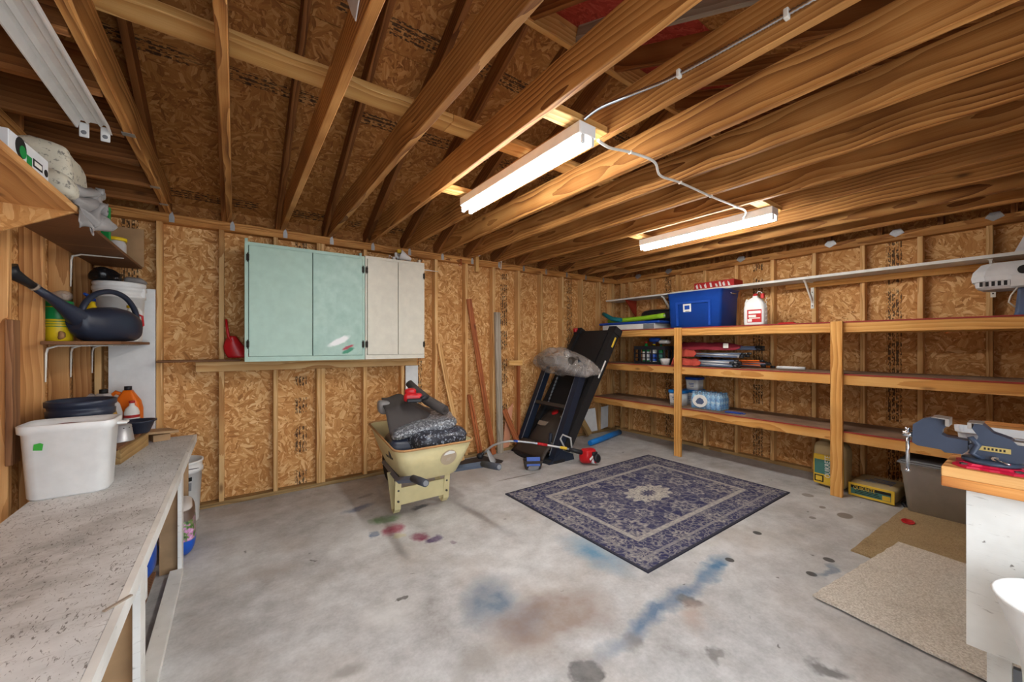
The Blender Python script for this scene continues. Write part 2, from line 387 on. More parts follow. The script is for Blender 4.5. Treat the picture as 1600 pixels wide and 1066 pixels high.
for k, x in enumerate(bx):
    lumber('stud', 'pine_stud', (x - 0.019, 0.0445, 0.038), (x - 0.019, 0.0445, ZP), 0.089, 0.038, wb, (1, 0, 0))
    if k in (3,): lumber('stud', 'pine_stud', (x - 0.059, 0.0445, 0.038), (x - 0.059, 0.0445, ZP), 0.089, 0.038, wb, (1, 0, 0))
for x in (-6.03, -0.12, -0.06):
    lumber('stud', 'pine_stud', (x, 0.0445, 0.038), (x, 0.0445, ZP), 0.089, 0.038, wb, (1, 0, 0))
lumber('bottom_plate', 'treated_plate', (XL - .08, 0.0445, 0.019), (0.09, 0.0445, 0.019), 0.089, 0.038, wb)
lumber('top_plate', 'pine_joist', (XL - .08, 0.0445, ZP + 0.019), (0.09, 0.0445, ZP + 0.019), 0.089, 0.038, wb)
lumber('top_plate', 'pine_joist', (XL - .08, 0.0445, ZP + 0.057), (0.09, 0.0445, ZP + 0.057), 0.089, 0.038, wb)
# ---- right wall
wr = structure('wall_right', 'open stud wall of pine and strand board behind the long shelves')
ry = [-0.6595 - STUD * k - 0.019 for k in range(10)] + [-0.255, -0.10]
for y in ry:
    lumber('stud', 'pine_stud', (0.0445, y, 0.038), (0.0445, y, ZP), 0.089, 0.038, wr, (0, 1, 0))
MR_ = frame((0.096, 0, 0), (0, -1, 0), (0, 0, 1))
for a, b in ((-0.1, 1.085), (1.085, 2.304), (2.304, 3.523), (3.523, 4.742)):
    o = MB().box(a - (b - 0.61) + 0.002, 0.608, -1.25, 1.25, -0.006, 0.006).build('sheathing_panel', 'osb_wall', wr)
    o.matrix_local = MR_ @ Matrix.Translation((b - 0.61, 1.25, 0))
for z, m_ in ((0.019, 'treated_plate'), (ZP + 0.019, 'pine_joist'), (ZP + 0.057, 'pine_joist')):
    lumber('top_plate' if z > 1 else 'bottom_plate', m_, (0.0445, YF - .08, z), (0.0445, -0.002, z), 0.089, 0.038, wr)
# ---- left wall
wlf = structure('wall_left', 'open stud wall of pine along the painted bench')
ly = [-0.07, -0.53, -0.94, -1.345, -1.75, -2.157, -2.563, -2.97, -3.376, -3.78, -4.19]
for y in ly:
    lumber('stud', 'cedar_plank', (XL - 0.0445, y, 0.038), (XL - 0.0445, y, ZP), 0.089, 0.038, wlf, (0, 1, 0))
ML_ = frame((XL - 0.096, 0, 0), (0, 1, 0), (0, 0, 1))
for a, b in ((-4.75, -3.78), (-3.78, -2.563), (-2.563, -1.345), (-1.345, 0.1)):
    o = MB().box(a - (b - 0.61) + 0.002, 0.608, -1.25, 1.25, -0.006, 0.006).build('sheathing_panel', 'osb_wall', wlf)
    o.matrix_local = ML_ @ Matrix.Translation((b - 0.61, 1.25, 0))
for z, m_ in ((0.019, 'treated_plate'), (ZP + 0.019, 'pine_joist'), (ZP + 0.057, 'pine_joist')):
    lumber('top_plate' if z > 1 else 'bottom_plate', m_, (XL - 0.0445, YF - .08, z), (XL - 0.0445, -0.002, z), 0.089, 0.038, wlf)
# ---- front wall with the open doorway (behind the camera)
wf = structure('wall_front', 'stud wall with the open doorway')
DX0, DX1, DZ = -5.98, -3.12, 2.25
MF_ = frame((0, YF - 0.096, 0), (1, 0, 0), (0, 0, 1))
for a, b, z0, z1 in ((XL - .08, DX0, 0, 2.5), (DX0, DX1, DZ, 2.5), (DX1, -1.9, 0, 2.5), (-1.9, -0.68, 0, 2.5), (-0.68, 0.09, 0, 2.5)):
    panel('sheathing_panel', a, b, z0, z1, 'osb_wall', wf, MF_)
for x in (DX0 - .02, DX1 + .02, -2.7, -2.3, -1.9, -1.5, -1.1, -0.68, -0.28):
    lumber('stud', 'pine_stud', (x, YF - .0445, 0.038), (x, YF - .0445, ZP), 0.089, 0.038, wf, (1, 0, 0))
lumber('bottom_plate', 'treated_plate', (DX1, YF - .0445, 0.019), (-0.002, YF - .0445, 0.019), 0.089, 0.038, wf)
lumber('door_header', 'pine_stud', (DX0, YF - .0445, DZ + .08), (DX1, YF - .0445, DZ + .08), 0.089, 0.16, wf)
for z in (ZP + .019, ZP + .057): lumber('top_plate', 'pine_joist', (XL, YF - .0445, z), (-0.002, YF - .0445, z), 0.089, 0.038, wf)

# ---- roof: joists, rafters, ridge, strand board decking
ce = structure('ceiling', 'bare gable roof of joists, rafters and strand board')
ZJ = 2.497
jx = [-5.6056 + STUD * k - 0.019 for k in range(14)]          # joist centres
for k, x in enumerate(jx):
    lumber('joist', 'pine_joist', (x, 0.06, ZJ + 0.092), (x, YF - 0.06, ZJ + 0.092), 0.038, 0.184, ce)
def zr(y): return 2.5 + MS * (-y if y > YR else (y - 2 * YR))
cs = math.cos(math.atan(MS)); RD = 0.14
for k, x in enumerate(jx + [0.045, XL - .045]):
    xr = x - 0.039 if k < 14 else x
    for y0 in (0.09, 2 * YR - 0.09):
        a = Vector((xr, y0, zr(y0) + RD / 2 / cs)); b = Vector((xr, YR + (0.02 if y0 > YR else -0.02), zr(YR) + RD / 2 / cs))
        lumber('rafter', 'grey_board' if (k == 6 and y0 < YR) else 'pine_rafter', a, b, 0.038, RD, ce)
lumber('ridge_board', 'pine_pale', (XL - .08, YR, zr(YR) + 0.075), (0.09, YR, zr(YR) + 0.075), 0.038, 0.184, ce)
for x0, x1 in ((XL, -4.17), (-4.17, -0.1)):
    lumber('strongback', 'pine_pale', (x0, -2.1925, ZJ + 0.184 + 0.0195), (x1 - .002, -2.1925, ZJ + 0.184 + 0.0195), 0.135, 0.038, ce)
# short lookouts between the left wall and the first joist
for k in range(11):
    y = -0.20 - STUD * k
    lumber('lookout', 'pine_rafter', (XL - .08, y, ZJ + 0.092), (-5.65, y, ZJ + 0.092), 0.038, 0.184, ce)
# decking, 4 ft courses laid with staggered end joints
SL = math.sqrt(1 + MS * MS)
half = abs(YR) * SL + 0.12
for side in (1, -1):
    o0 = Vector((0, 0.09 if side > 0 else 2 * YR - 0.09, 0)); o0.z = zr(o0.y) + RD / cs + 0.006
    up = Vector((0, -side, MS)).normalized()
    F = frame(o0, (1 if side > 0 else -1, 0, 0), up) if side > 0 else frame(o0, (-1, 0, 0), up)
    rows = ((-0.25, 0.68), (0.68, 1.91), (1.91, half)) if side > 0 else ((-0.25, 0.55), (0.55, 1.77), (1.77, half))
    for r_, (v0, v1) in enumerate(rows):
        ks = [-1.5] + ([3, 9] if r_ % 2 else [0, 6, 12]) + [14.5]
        for k0, k1 in zip(ks, ks[1:]):
            a = -5.6636 + STUD * k0; b = -5.6636 + STUD * k1
            aa, bb = (a, b) if side > 0 else (-b, -a)
            red = side < 0 and r_ == 2
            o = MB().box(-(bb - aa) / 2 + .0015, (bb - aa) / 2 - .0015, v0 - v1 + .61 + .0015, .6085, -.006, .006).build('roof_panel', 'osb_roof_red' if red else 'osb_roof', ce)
            o.matrix_local = F @ Matrix.Translation(((aa + bb) / 2, v1 - .61, 0))
for s_, y in ((1, 0.102), (-1, 2 * YR - 0.102)):
    panel('eave_board', XL - .1, .1, 2.494, 2.78, 'osb_roof_plain', ce, frame((0, y, 0), (1, 0, 0), (0, 0, 1)))
    a = Vector((0, y + .12 * s_, zr(y) - .12 * MS + RD / cs + .03)); b = Vector((0, YR, zr(YR) + RD / cs + .03))
    MB().prism([(a.y, a.z), (b.y, b.z), (b.y, b.z + .03), (a.y, a.z + .03)], XL - .25, .25, 'X').build('roof_covering', 'black_rubber_roof', ce)
# gable ends above the side walls
for x, nm in ((0.096, 'gable_panel'), (XL - 0.096, 'gable_panel')):
    g = MB().prism([(0.09, 0), (2 * YR - .09, 0), (YR, zr(YR) - 2.38)], -.006, .006, 'Z').build(nm, 'osb_roof_plain', ce); g.matrix_local = frame((x, 0, 2.5), (0, 1, 0), (0, 0, 1))
for x in (0.0445, XL - .0445):
    for y in [-0.4 - STUD * k for k in range(11)]:
        z1 = zr(y)
        if z1 - 2.52 > 0.1: lumber('gable_stud', 'pine_rafter', (x, y, 2.498), (x, y, z1 + .02), 0.089, 0.038, ce, (0, 1, 0))
# hurricane ties where the rafters meet the plates
def tie_mesh():
    m = MB().prism([(-0.016, 0.0), (0.018, 0.0), (0.018, 0.045), (0.004, 0.085), (-0.004, 0.085), (-0.016, 0.05)], -0.0025, 0, 'Y')
    for zz in (0.012, 0.032): m.cyl((-0.005, -0.005, zz), (-0.005, -0.001, zz), 0.0035, n=6); m.cyl((0.010, -0.005, zz), (0.010, -0.001, zz), 0.0035, n=6)
    return m.mesh('hurricane_tie', 'galvanised')
tm = tie_mesh()
for x in jx: link('hurricane_tie', tm, ce, (x + 0.02, -0.0005, ZP + 0.005))
tm2 = MB().prism([(-0.045, 0.035), (0.0, 0.0), (0.06, 0.03), (0.05, 0.05), (-0.03, 0.06)], -0.003, 0, 'Y').prism([(-0.03, 0.05), (0.05, 0.05), (0.035, 0.075), (-0.02, 0.075)], -0.003, 0.03, 'Y').mesh('plate_anchor', 'galvanised')
for y in (-0.42, -0.95, -1.95, -2.85, -3.36, -3.95): link('plate_anchor', tm2, ce, (-0.001, y, ZP + 0.03), (0, 0, R(-90)))
for y in (-0.2, -0.6, -1.42): 
    MB().prism([(-0.02, 0), (0.02, 0), (0.02, 0.05), (-0.02, 0.05)], 0, 0.002, 'Z').build('joist_strap', 'galvanised', ce, (-5.60, y - STUD * 0.1, ZJ - 0.0025), (0, 0, R(90)))
# ================================================================== LARGE FLOOR COVERINGS AND BACK WALL THINGS
# ---- shared plain materials
for a in (('mint_paint', (176, 206, 192), 0.42), ('cream_paint', (226, 222, 206), 0.42), ('white_paint', (226, 225, 220), 0.5), ('black_iron', (54, 48, 42), 0.5, 0.4),
          ('red_plastic', (190, 30, 36), 0.3), ('white_plastic', (232, 232, 230), 0.35), ('grey_plastic', (176, 174, 172), 0.45), ('black_plastic', (34, 34, 38), 0.4),
          ('navy_plastic', (44, 50, 66), 0.38), ('black_rubber', (30, 30, 32), 0.7), ('blue_grey_metal', (92, 108, 136), 0.45), ('barrow_yellow', (208, 194, 146), 0.5),
          ('rust', (176, 130, 84), 0.8), ('bolt_steel', (90, 88, 84), 0.5, 0.6), ('chrome', (205, 208, 214), 0.18, 0.95), ('silver_paint', (188, 188, 190), 0.35, 0.5),
          ('yellow_plastic', (240, 204, 30), 0.4), ('orange_plastic', (232, 112, 26), 0.35), ('green_plastic', (26, 140, 70), 0.35), ('blue_plastic', (28, 74, 166), 0.32),
          ('sky_blue', (30, 126, 206), 0.4), ('lime_foam', (150, 200, 40), 0.6), ('teal_foam', (24, 120, 130), 0.6), ('maroon_cloth', (128, 30, 44), 0.8), ('brick_cloth', (178, 70, 56), 0.8),
          ('weed_fabric', (66, 60, 58), 0.75), ('grey_bag', (136, 132, 130), 0.4), ('khaki_paper', (182, 160, 118), 0.8), ('paper_yellow', (226, 188, 60), 0.7), ('label_white', (236, 234, 228), 0.6),
          ('label_teal', (70, 120, 112), 0.6), ('ink_black', (26, 24, 24), 0.6), ('ink_grey', (120, 122, 126), 0.6), ('label_red', (180, 34, 34), 0.5), ('tan_badge', (150, 134, 118), 0.5),
          ('crimson_paint', (196, 24, 60), 0.35), ('vise_blue', (58, 67, 84), 0.36), ('brass_plate', (196, 176, 110), 0.4, 0.6), ('card_brown', (180, 138, 90), 0.8), ('tape_green', (60, 170, 60), 0.6),
          ('treadmill_black', (30, 30, 32), 0.6), ('treadmill_navy', (30, 38, 54), 0.45), ('hood_brown', (62, 54, 48), 0.5), ('cable_white', (224, 222, 214), 0.5), ('wood_grip', (60, 62, 70), 0.7),
          ('pink_board', (214, 150, 116), 0.7), ('white_board', (226, 228, 228), 0.55), ('cloud_white', (220, 222, 224), 0.5), ('amber_oil', (180, 140, 70), 0.25), ('grey_jug', (196, 192, 190), 0.35),
          ('bluegrey_case', (84, 100, 132), 0.45), ('bracket_white', (236, 234, 226), 0.45), ('red_wood', (150, 50, 28), 0.7), ('shelf_edge_red', (150, 50, 44), 0.7), ('steel_tray', (176, 176, 174), 0.35, 0.8)):
    plain(*a)
def speckle(name, base, spots, scale, thr, rough=0.35, second=None):
    t = NT(name, rough, 0, 0.5); o = t.obj()
    n = t.noise(o, scale, 4, 0.7); c = t.mix(t.maprange(n.outputs[0], thr, thr + 0.08), lin(base), lin(spots))
    if second: c = t.mix(t.maprange(t.noise(o, 4.0, 3).outputs[0], 0.5, 0.6), c, lin(second))
    t.col(c); t.bump(t.noise(o, 14.0, 4).outputs[0], 0.6, 0.01); MATS[name] = t.m
speckle('bag_film', (40, 42, 52), (150, 158, 172), 52.0, 0.54)
speckle('bag_film_bright', (78, 80, 86), (170, 174, 180), 60.0, 0.5)
speckle('newsprint', (196, 190, 172), (120, 116, 108), 38.0, 0.55, 0.8)
def chipped():
    t = NT('chipped_white', 0.6, 0, 0.3); o = t.obj()
    s1 = t.noise(t.vmath('MULTIPLY', o, (9.0, 9.0, 60.0)), 1.0, 4, 0.65, 0.8); s2 = t.noise(o, 26.0, 4, 0.7); b = t.noise(o, 3.0, 4)
    c = t.ramp(b.outputs[0], [(0.35, lin((204, 202, 196))), (0.6, lin((228, 227, 222)))])
    c = t.mix(t.maprange(s1.outputs[0], 0.62, 0.70, 0, 0.55), c, lin((128, 120, 110)))
    c = t.mix(t.maprange(s2.outputs[0], 0.68, 0.72, 0, 0.8), c, lin((84, 76, 68)))
    t.col(c); t.bump(s1.outputs[0], 0.2, 0.003); MATS['chipped_white'] = t.m
chipped()
def clear_film():
    t = NT('clear_film', 0.12, 0, 0.5); o = t.obj()
    t.b.inputs['Base Color'].default_value = (0.50, 0.44, 0.40, 1)
    n = t.noise(o, 3.2, 3, 0.55, 2.5)
    t.put(t.b.inputs['Alpha'], t.maprange(n.outputs[0], 0.42, 0.66, 0.34, 0.56)); t.bump(n.outputs[0], 0.9, 0.03); MATS['clear_film'] = t.m
    t = NT('water_film', 0.1, 0, 0.5); t.b.inputs['Base Color'].default_value = (0.8, 0.9, 1, 1); t.b.inputs['Alpha'].default_value = 0.2
    t.bump(t.noise(t.obj(), 20.0, 3).outputs[0], 0.8, 0.01); MATS['water_film'] = t.m
    t = NT('bottle_blue', 0.12, 0, 0.5); n = t.noise(t.obj(), 22.0, 3)
    t.col(t.ramp(n.outputs[0], [(0.35, lin((40, 130, 200))), (0.55, lin((130, 196, 232))), (0.7, lin((226, 240, 248)))])); MATS['bottle_blue'] = t.m
clear_film()
def superblob(sx, sy, sz, e=0.5, seed=0, amp=0.02, freq=4.0, n=14, zmin=None, shear=0.0, e2=None):
    """rounded pillow-like body, z from 0 to 2*sz, crumpled by noise"""
    e2 = e if e2 is None else e2
    sp = lambda v, p: math.copysign(abs(v) ** p, v)
    rings = []
    for j in range(1, n):
        a = -PI / 2 + PI * j / n; row = []
        for i in range(2 * n):
            b = 2 * PI * i / (2 * n)
            p = Vector((sx * sp(math.cos(a), e2) * sp(math.cos(b), e), sy * sp(math.cos(a), e2) * sp(math.sin(b), e), sz * sp(math.sin(a), e2)))
            d = mnoise.noise(p * freq + Vector((seed * 3.1, seed * 1.7, seed))) * amp
            p += p.normalized() * d; p.x += shear * (p.z + sz); p.z += sz
            if zmin is not None: p.z = max(p.z, zmin)
            row.append(tuple(p))
        rings.append(row)
    return rings
def rrect(sx, sy, r, z, n=5):
    """rounded rectangle ring"""
    out = []
    for cx, cy, a0 in ((sx - r, sy - r, 0), (-sx + r, sy - r, 90), (-sx + r, -sy + r, 180), (sx - r, -sy + r, 270)):
        for k in range(n + 1):
            a = R(a0 + 90 * k / n); out.append((cx + r * math.cos(a), cy + r * math.sin(a), z))
    return out
def cavity(prof, r0=0.03, m=None):
    """open tub from (half x, half y, z) outside bottom->top, then inside top->bottom"""
    m = m or MB(); return m.loft([rrect(a, b, min(r0, a, b) if len(q) == 0 else q[0], z) for a, b, z, *q in prof], True, True)

# ---- rug
def rug_material():
    t = NT('rug_navy', 0.95, 0, 0.1); o = t.obj()
    sp = t.n('SeparateXYZ', i_0=o); x, y = sp.outputs[0], sp.outputs[1]
    ax = t.math('ABSOLUTE', x); ay = t.math('ABSOLUTE', y)
    d = t.math('MINIMUM', t.math('SUBTRACT', 1.11, ax), t.math('SUBTRACT', 0.775, ay))          # distance to the hem
    nz = t.noise(o, 34.0, 4, 0.7); n2 = t.noise(t.vmath('MULTIPLY', o, (1.0, 5.0, 1.0)), 26.0, 3, 0.7); n3 = t.noise(o, 4.0, 3)
    m0 = t.vmath('ABSOLUTE', o); wq = t.noise(m0, 9.0, 3)
    m = t.vmath('ADD', m0, t.vmath('MULTIPLY', t.vmath('SUBTRACT', wq.outputs['Color'], (.5, .5, .5)), (.13, .13, 0)))                                                                   # mirrored ornament
    v1 = t.n('TexVoronoi', feature='DISTANCE_TO_EDGE', i_Scale=15.0); t.put(v1.inputs['Vector'], m)
    v2 = t.n('TexVoronoi', feature='F1', i_Scale=6.5); t.put(v2.inputs['Vector'], m)
    v3 = t.n('TexVoronoi', feature='DISTANCE_TO_EDGE', i_Scale=24.0); t.put(v3.inputs['Vector'], m)
    ring = t.math('ABSOLUTE', t.math('SUBTRACT', t.math('FRACT', t.math('MULTIPLY', v2.outputs['Distance'], 3.2)), 0.5))
    field = t.math('MAXIMUM', t.math('MULTIPLY', t.maprange(v1.outputs['Distance'], 0.13, 0.03), 0.7), t.math('MULTIPLY', t.maprange(ring, 0.2, 0.05), 0.8))
    fine = t.maprange(v3.outputs['Distance'], 0.14, 0.04)
    r = t.math('POWER', t.math('ADD', t.math('POWER', t.math('DIVIDE', x, 0.27), 2.0), t.math('POWER', t.math('DIVIDE', y, 0.17), 2.0)), 0.5)
    ang = t.math('ARCTAN2', t.math('DIVIDE', y, 0.17), t.math('DIVIDE', x, 0.27))
    rp = t.math('ADD', r, t.math('MULTIPLY', t.math('COSINE', t.math('MULTIPLY', ang, 12.0)), 0.09))
    med = t.math('MULTIPLY', t.maprange(rp, 1.0, 0.92), t.maprange(rp, 0.25, 0.35))
    med = t.math('MULTIPLY', med, t.maprange(v3.outputs['Distance'], 0.0, 0.05))
    g1 = t.math('MULTIPLY', t.maprange(d, 0.26, 0.27), t.maprange(d, 0.315, 0.305))               # guard stripe
    g2 = t.math('MULTIPLY', t.maprange(d, 0.095, 0.10), t.maprange(d, 0.125, 0.12))
    inb = t.math('LESS_THAN', d, 0.26)
    # flower heads with petals, repeated by the mirror: (x, y, radius, petals)
    fl = None; ax_, ay_ = t.n('SeparateXYZ', i_0=m0).outputs[0], t.n('SeparateXYZ', i_0=m0).outputs[1]
    for fx, fy, fr, np_ in ((0.0, 0.36, .12, 8), (0.52, 0.0, .12, 8), (0.40, 0.24, .085, 6), (0.70, 0.34, .15, 10), (0.20, 0.16, .05, 6), (0.68, 0.12, .06, 6), (0.28, 0.42, .07, 6), (0.98, 0.0, .09, 8), (0.0, 0.64, .09, 8), (0.5, 0.64, .08, 8), (0.98, 0.4, .08, 8), (0.96, 0.63, .1, 8)):
        dx = t.math('SUBTRACT', ax_, fx); dy = t.math('SUBTRACT', ay_, fy)
        rr = t.math('DIVIDE', t.math('SQRT', t.math('ADD', t.math('MULTIPLY', dx, dx), t.math('MULTIPLY', dy, dy))), fr)
        rr = t.math('ADD', rr, t.math('MULTIPLY', t.math('COSINE', t.math('MULTIPLY', t.math('ARCTAN2', dy, dx), float(np_))), .13))
        band = t.math('MULTIPLY', t.maprange(t.math('ABSOLUTE', t.math('SUBTRACT', rr, .72)), .24, .10), 1.0)
        core = t.maprange(rr, .28, .18); f_ = t.math('MAXIMUM', band, core)
        fl = f_ if fl is None else t.math('MAXIMUM', fl, f_)
    vine = t.math('MULTIPLY', t.maprange(ring, 0.10, 0.03), 0.55)
    pat = t.math('ADD', t.math('MULTIPLY', t.math('SUBTRACT', 1.0, inb), t.math('MAXIMUM', vine, t.math('MULTIPLY', field, .35))), t.math('MULTIPLY', inb, t.math('MULTIPLY', fine, 0.55)))
    pat = t.math('MULTIPLY', t.math('MAXIMUM', pat, t.math('MULTIPLY', fl, .8)), .72)
    wear = t.math('MULTIPLY', t.maprange(nz.outputs[0], 0.34, 0.56), t.maprange(n2.outputs[0], 0.28, 0.52))
    pat = t.math('MULTIPLY', pat, t.math('ADD', 0.30, t.math('MULTIPLY', wear, 0.8)))
    strong = t.math('MAXIMUM', t.math('MULTIPLY', med, 1.0), t.math('MAXIMUM', t.math('MULTIPLY', g1, 0.75), t.math('MULTIPLY', g2, 0.45)))
    pat = t.math('MAXIMUM', pat, t.math('MULTIPLY', strong, t.math('ADD', .55, t.math('MULTIPLY', wear, .45))))
    pat = t.math('ADD', pat, t.math('MULTIPLY', t.maprange(n2.outputs[0], 0.52, 0.75), 0.20))
    ground = t.mix(t.maprange(n3.outputs[0], 0.4, 0.65), lin((48, 50, 84)), lin((66, 66, 92)))
    c = t.mix(pat, ground, lin((190, 182, 168)))
    c = t.mix(t.maprange(d, 0.022, 0.015), c, lin((56, 56, 66)))
    t.col(c); t.bump(nz.outputs[0], 0.5, 0.004); MATS['rug_navy'] = t.m
rug_material()
o = MB().box(-1.11, 1.11, -0.775, 0.775, 0, 0.009).build('area_rug', 'rug_navy', None, (-2.0, -2.012, 0.0005)); tag(o, 'navy area rug with faded cream medallion lying flat on the concrete', 'rug')
def carpet_material(name, c0, c1):
    t = NT(name, 0.95, 0, 0.1); o = t.obj(); n = t.noise(o, 130.0, 3); b = t.noise(o, 3.5, 5, 0.7)
    c = t.mix(t.maprange(n.outputs[0], 0.35, 0.65), lin(c0), lin(c1))
    c = t.mix(t.maprange(b.outputs[0], 0.55, 0.8, 0, 0.5), c, lin((110, 88, 60)))
    t.col(c); t.bump(n.outputs[0], 0.9, 0.006); MATS[name] = t.m
carpet_material('carpet_beige', (192, 180, 164), (232, 224, 212)); carpet_material('carpet_tan', (150, 126, 92), (182, 158, 120))
def carpet(name, lab, mat, w_, d_, loc, rz, seed):
    random.seed(seed); nx, ny = 24, 18; ring = []
    def j(): return random.uniform(-0.004, 0.004)
    for i in range(nx): ring.append((-w_ / 2 + w_ * i / nx, -d_ / 2 + j()))
    for i in range(ny): ring.append((w_ / 2 + j(), -d_ / 2 + d_ * i / ny))
    for i in range(nx): ring.append((w_ / 2 - w_ * i / nx, d_ / 2 + j()))
    for i in range(ny): ring.append((-w_ / 2 + j(), d_ / 2 - d_ * i / ny))
    o = MB().prism(ring, 0, 0.011, 'Z').build(name, mat, None, loc, (0, 0, R(rz))); return tag(o, lab, 'carpet')
carpet('carpet_piece', 'tan carpet offcut lying by the grey tote under a red disc', 'carpet_tan', 1.72, 1.02, (-0.93, -3.99, 0.0005), -3, 3)
carpet('carpet_piece', 'pale beige carpet offcut with frayed corner nearest the white workbench', 'carpet_beige', 1.20, 1.0, (-2.03, -4.03, 0.012), -7, 4)
o = MB().loft([[(0.062 * math.cos(2 * PI * i / 20) * s_, 0.04 * math.sin(2 * PI * i / 20) * s_, z) for i in range(20)] for s_, z in ((0.94, 0), (1, 0.002), (1, 0.005), (0.9, 0.007))]).build('plastic_disc', 'red_plastic', None, (-0.86, -3.575, 0.0125), (0, 0, R(12))); tag(o, 'flat red plastic disc lying on the tan carpet', 'disc')
# ---- ledger and strips nailed to the studs (parts of the wall)
lumber('ledger', 'pine_stud', (-5.45, -0.0192, 1.222), (-3.50, -0.0192, 1.222), 0.038, 0.086, wb)
lumber('ledge_strip', 'dark_board', (-5.69, -0.046, 1.276), (-5.14, -0.046, 1.276), 0.09, 0.018, wb)
lumber('nailing_block', 'pine_pale', (-2.215, -0.018, 1.165), (-1.99, -0.018, 1.165), 0.034, 0.07, wb)
lumber('nailing_block', 'pine_pale', (-2.705, -0.02, 2.33), (-2.705, -0.02, 2.53), 0.036, 0.045, wb, (1, 0, 0))
lumber('cripple_stud', 'red_board', (-2.05, -0.02, 0.04), (-2.05, -0.02, 1.125), 0.036, 0.04, wb, (1, 0, 0))
# ---- wall cabinets
def paint_marks():
    t = NT('mint_door', 0.42, 0, 0.3); o = t.obj(); n = t.noise(o, 14.0, 4)
    c = t.ramp(n.outputs[0], [(0.3, lin((164, 196, 184))), (0.7, lin((182, 212, 200)))])
    for (x, z, rx, rz, ro, col_) in ((0.005, -0.335, 0.13, 0.034, 27, (250, 252, 252)), (0.085, -0.395, 0.07, 0.02, 22, (186, 70, 86)), (0.085, -0.428, 0.075, 0.022, 26, (60, 146, 112))):
        p = t.vmath('ADD', o, t.vmath('MULTIPLY', t.vmath('SUBTRACT', t.noise(o, 22.0, 3).outputs['Color'], (.5, .5, .5)), (0.03, 0, 0.03)))
        m = t.mapping(p, (x, 0, z), (0, R(-ro), 0), (rx, 1, rz), 'TEXTURE'); g = t.n('TexGradient', gradient_type='SPHERICAL', i_0=t.vmath('MULTIPLY', m, (1, 0, 1)))
        c = t.mix(t.maprange(g.outputs['Fac'], 0.05, 0.4, 0, 0.95), c, lin(col_))
    t.col(c); t.bump(t.noise(t.vmath('MULTIPLY', o, (60, 1, 6)), 1.0, 3).outputs[0], 0.06, 0.002); MATS['mint_door'] = t.m
paint_marks()
def cabinet(name, lab, mat, dmat, x0, x1, z0, z1, doors, posts, lids):
    cx = (x0 + x1) / 2; t = thing(name, lab, 'cabinet', (cx, -0.002, z0)); h = z1 - z0; w2 = (x1 - x0) / 2
    m = MB().box(-w2, -w2 + .018, -.28, 0, 0, h).box(w2 - .018, w2, -.28, 0, 0, h).box(-w2 + .018, w2 - .018, -.28, 0, 0, .018).box(-w2 + .018, w2 - .018, -.28, 0, h - .018, h).box(-w2 + .018, w2 - .018, -.008, 0, .018, h - .018)
    m.build('body', mat, t)
    f = MB().box(-w2, w2, -.299, -.281, 0, .042).box(-w2, w2, -.299, -.281, h - .028, h)
    d0 = doors[0][0] - cx; d1 = doors[-1][1] - cx
    f.box(-w2, d0 - .002, -.299, -.281, .042, h - .028).box(d1 + .002, w2, -.299, -.281, .042, h - .028).build('face_frame', mat, t)
    for x in posts: MB().box(x - cx - .011, x - cx + .011, -.20, -.16, h, h + .05).build('side_extension', mat, t)
    for k, (a, b) in enumerate(doors):
        ox, oz = (a + b) / 2 - cx, h / 2
        dz = (h - .07) / 2 - 0.002
        d = MB().box(-(b - a) / 2 + .0015, (b - a) / 2 - .0015, -.308, -.288, -dz, dz, bev=.002).build('door', dmat if k else mat, t, (ox, 0, oz + .007))
        hx = ((a if k == 0 else b) - cx) + (-.006 if k == 0 else .006)
        for hz in lids:
            m = MB().cyl((0, -.312, -.03), (0, -.312, .03), .005, n=8).box(-.011, .011, -.3105, -.3085, -.026, .026).ball((0, -.312, .034), .005, 4).ball((0, -.312, -.034), .005, 4)
            hh = m.build('hinge', 'black_iron', d, (hx - ox, 0, hz - z0 - oz - .007)); hh['label'] = 'small dark iron butt hinge'
    return t
cabinet('wall_cabinet', 'pale mint green two-door wall cabinet hung beside the white cabinet', 'mint_paint', 'mint_door', -5.113, -4.142, 1.268, 2.280, ((-5.086, -4.604), (-4.601, -4.166)), (-5.10, -4.155), (2.147, 1.416))
cabinet('wall_cabinet', 'narrow cream white two-door wall cabinet right of the mint cabinet', 'cream_paint', 'cream_paint', -4.137, -3.521, 1.268, 2.290, ((-4.118, -3.812), (-3.809, -3.536)), (-3.535,), (2.147, 1.416))
# ---- dustpan
t = thing('dustpan', 'red plastic dustpan standing on the ledge beside the mint cabinet', 'dustpan', (-5.20, -0.035, 1.288))
def scoop(u, v):
    w_ = 0.028 + 0.055 * math.sin(min(1, v * 1.25) * PI / 2); x = (u - .5) * 2 * w_ + 0.055 * v * v
    return (x, -0.035 * (1 - (2 * u - 1) ** 2) * (1 - v * .5), 0.20 - 0.19 * v)
MB().grid(scoop, 12, 12, 0.003).build('pan', 'red_plastic', t)
MB().tube([(-0.042, -.012, .345), (-0.036, -.016, .27), (-0.026, -.02, .195), (0.0, -.024, .15)], [.017, .019, .021, .014], 10, sq=(1, .6)).build('handle', 'red_plastic', t)
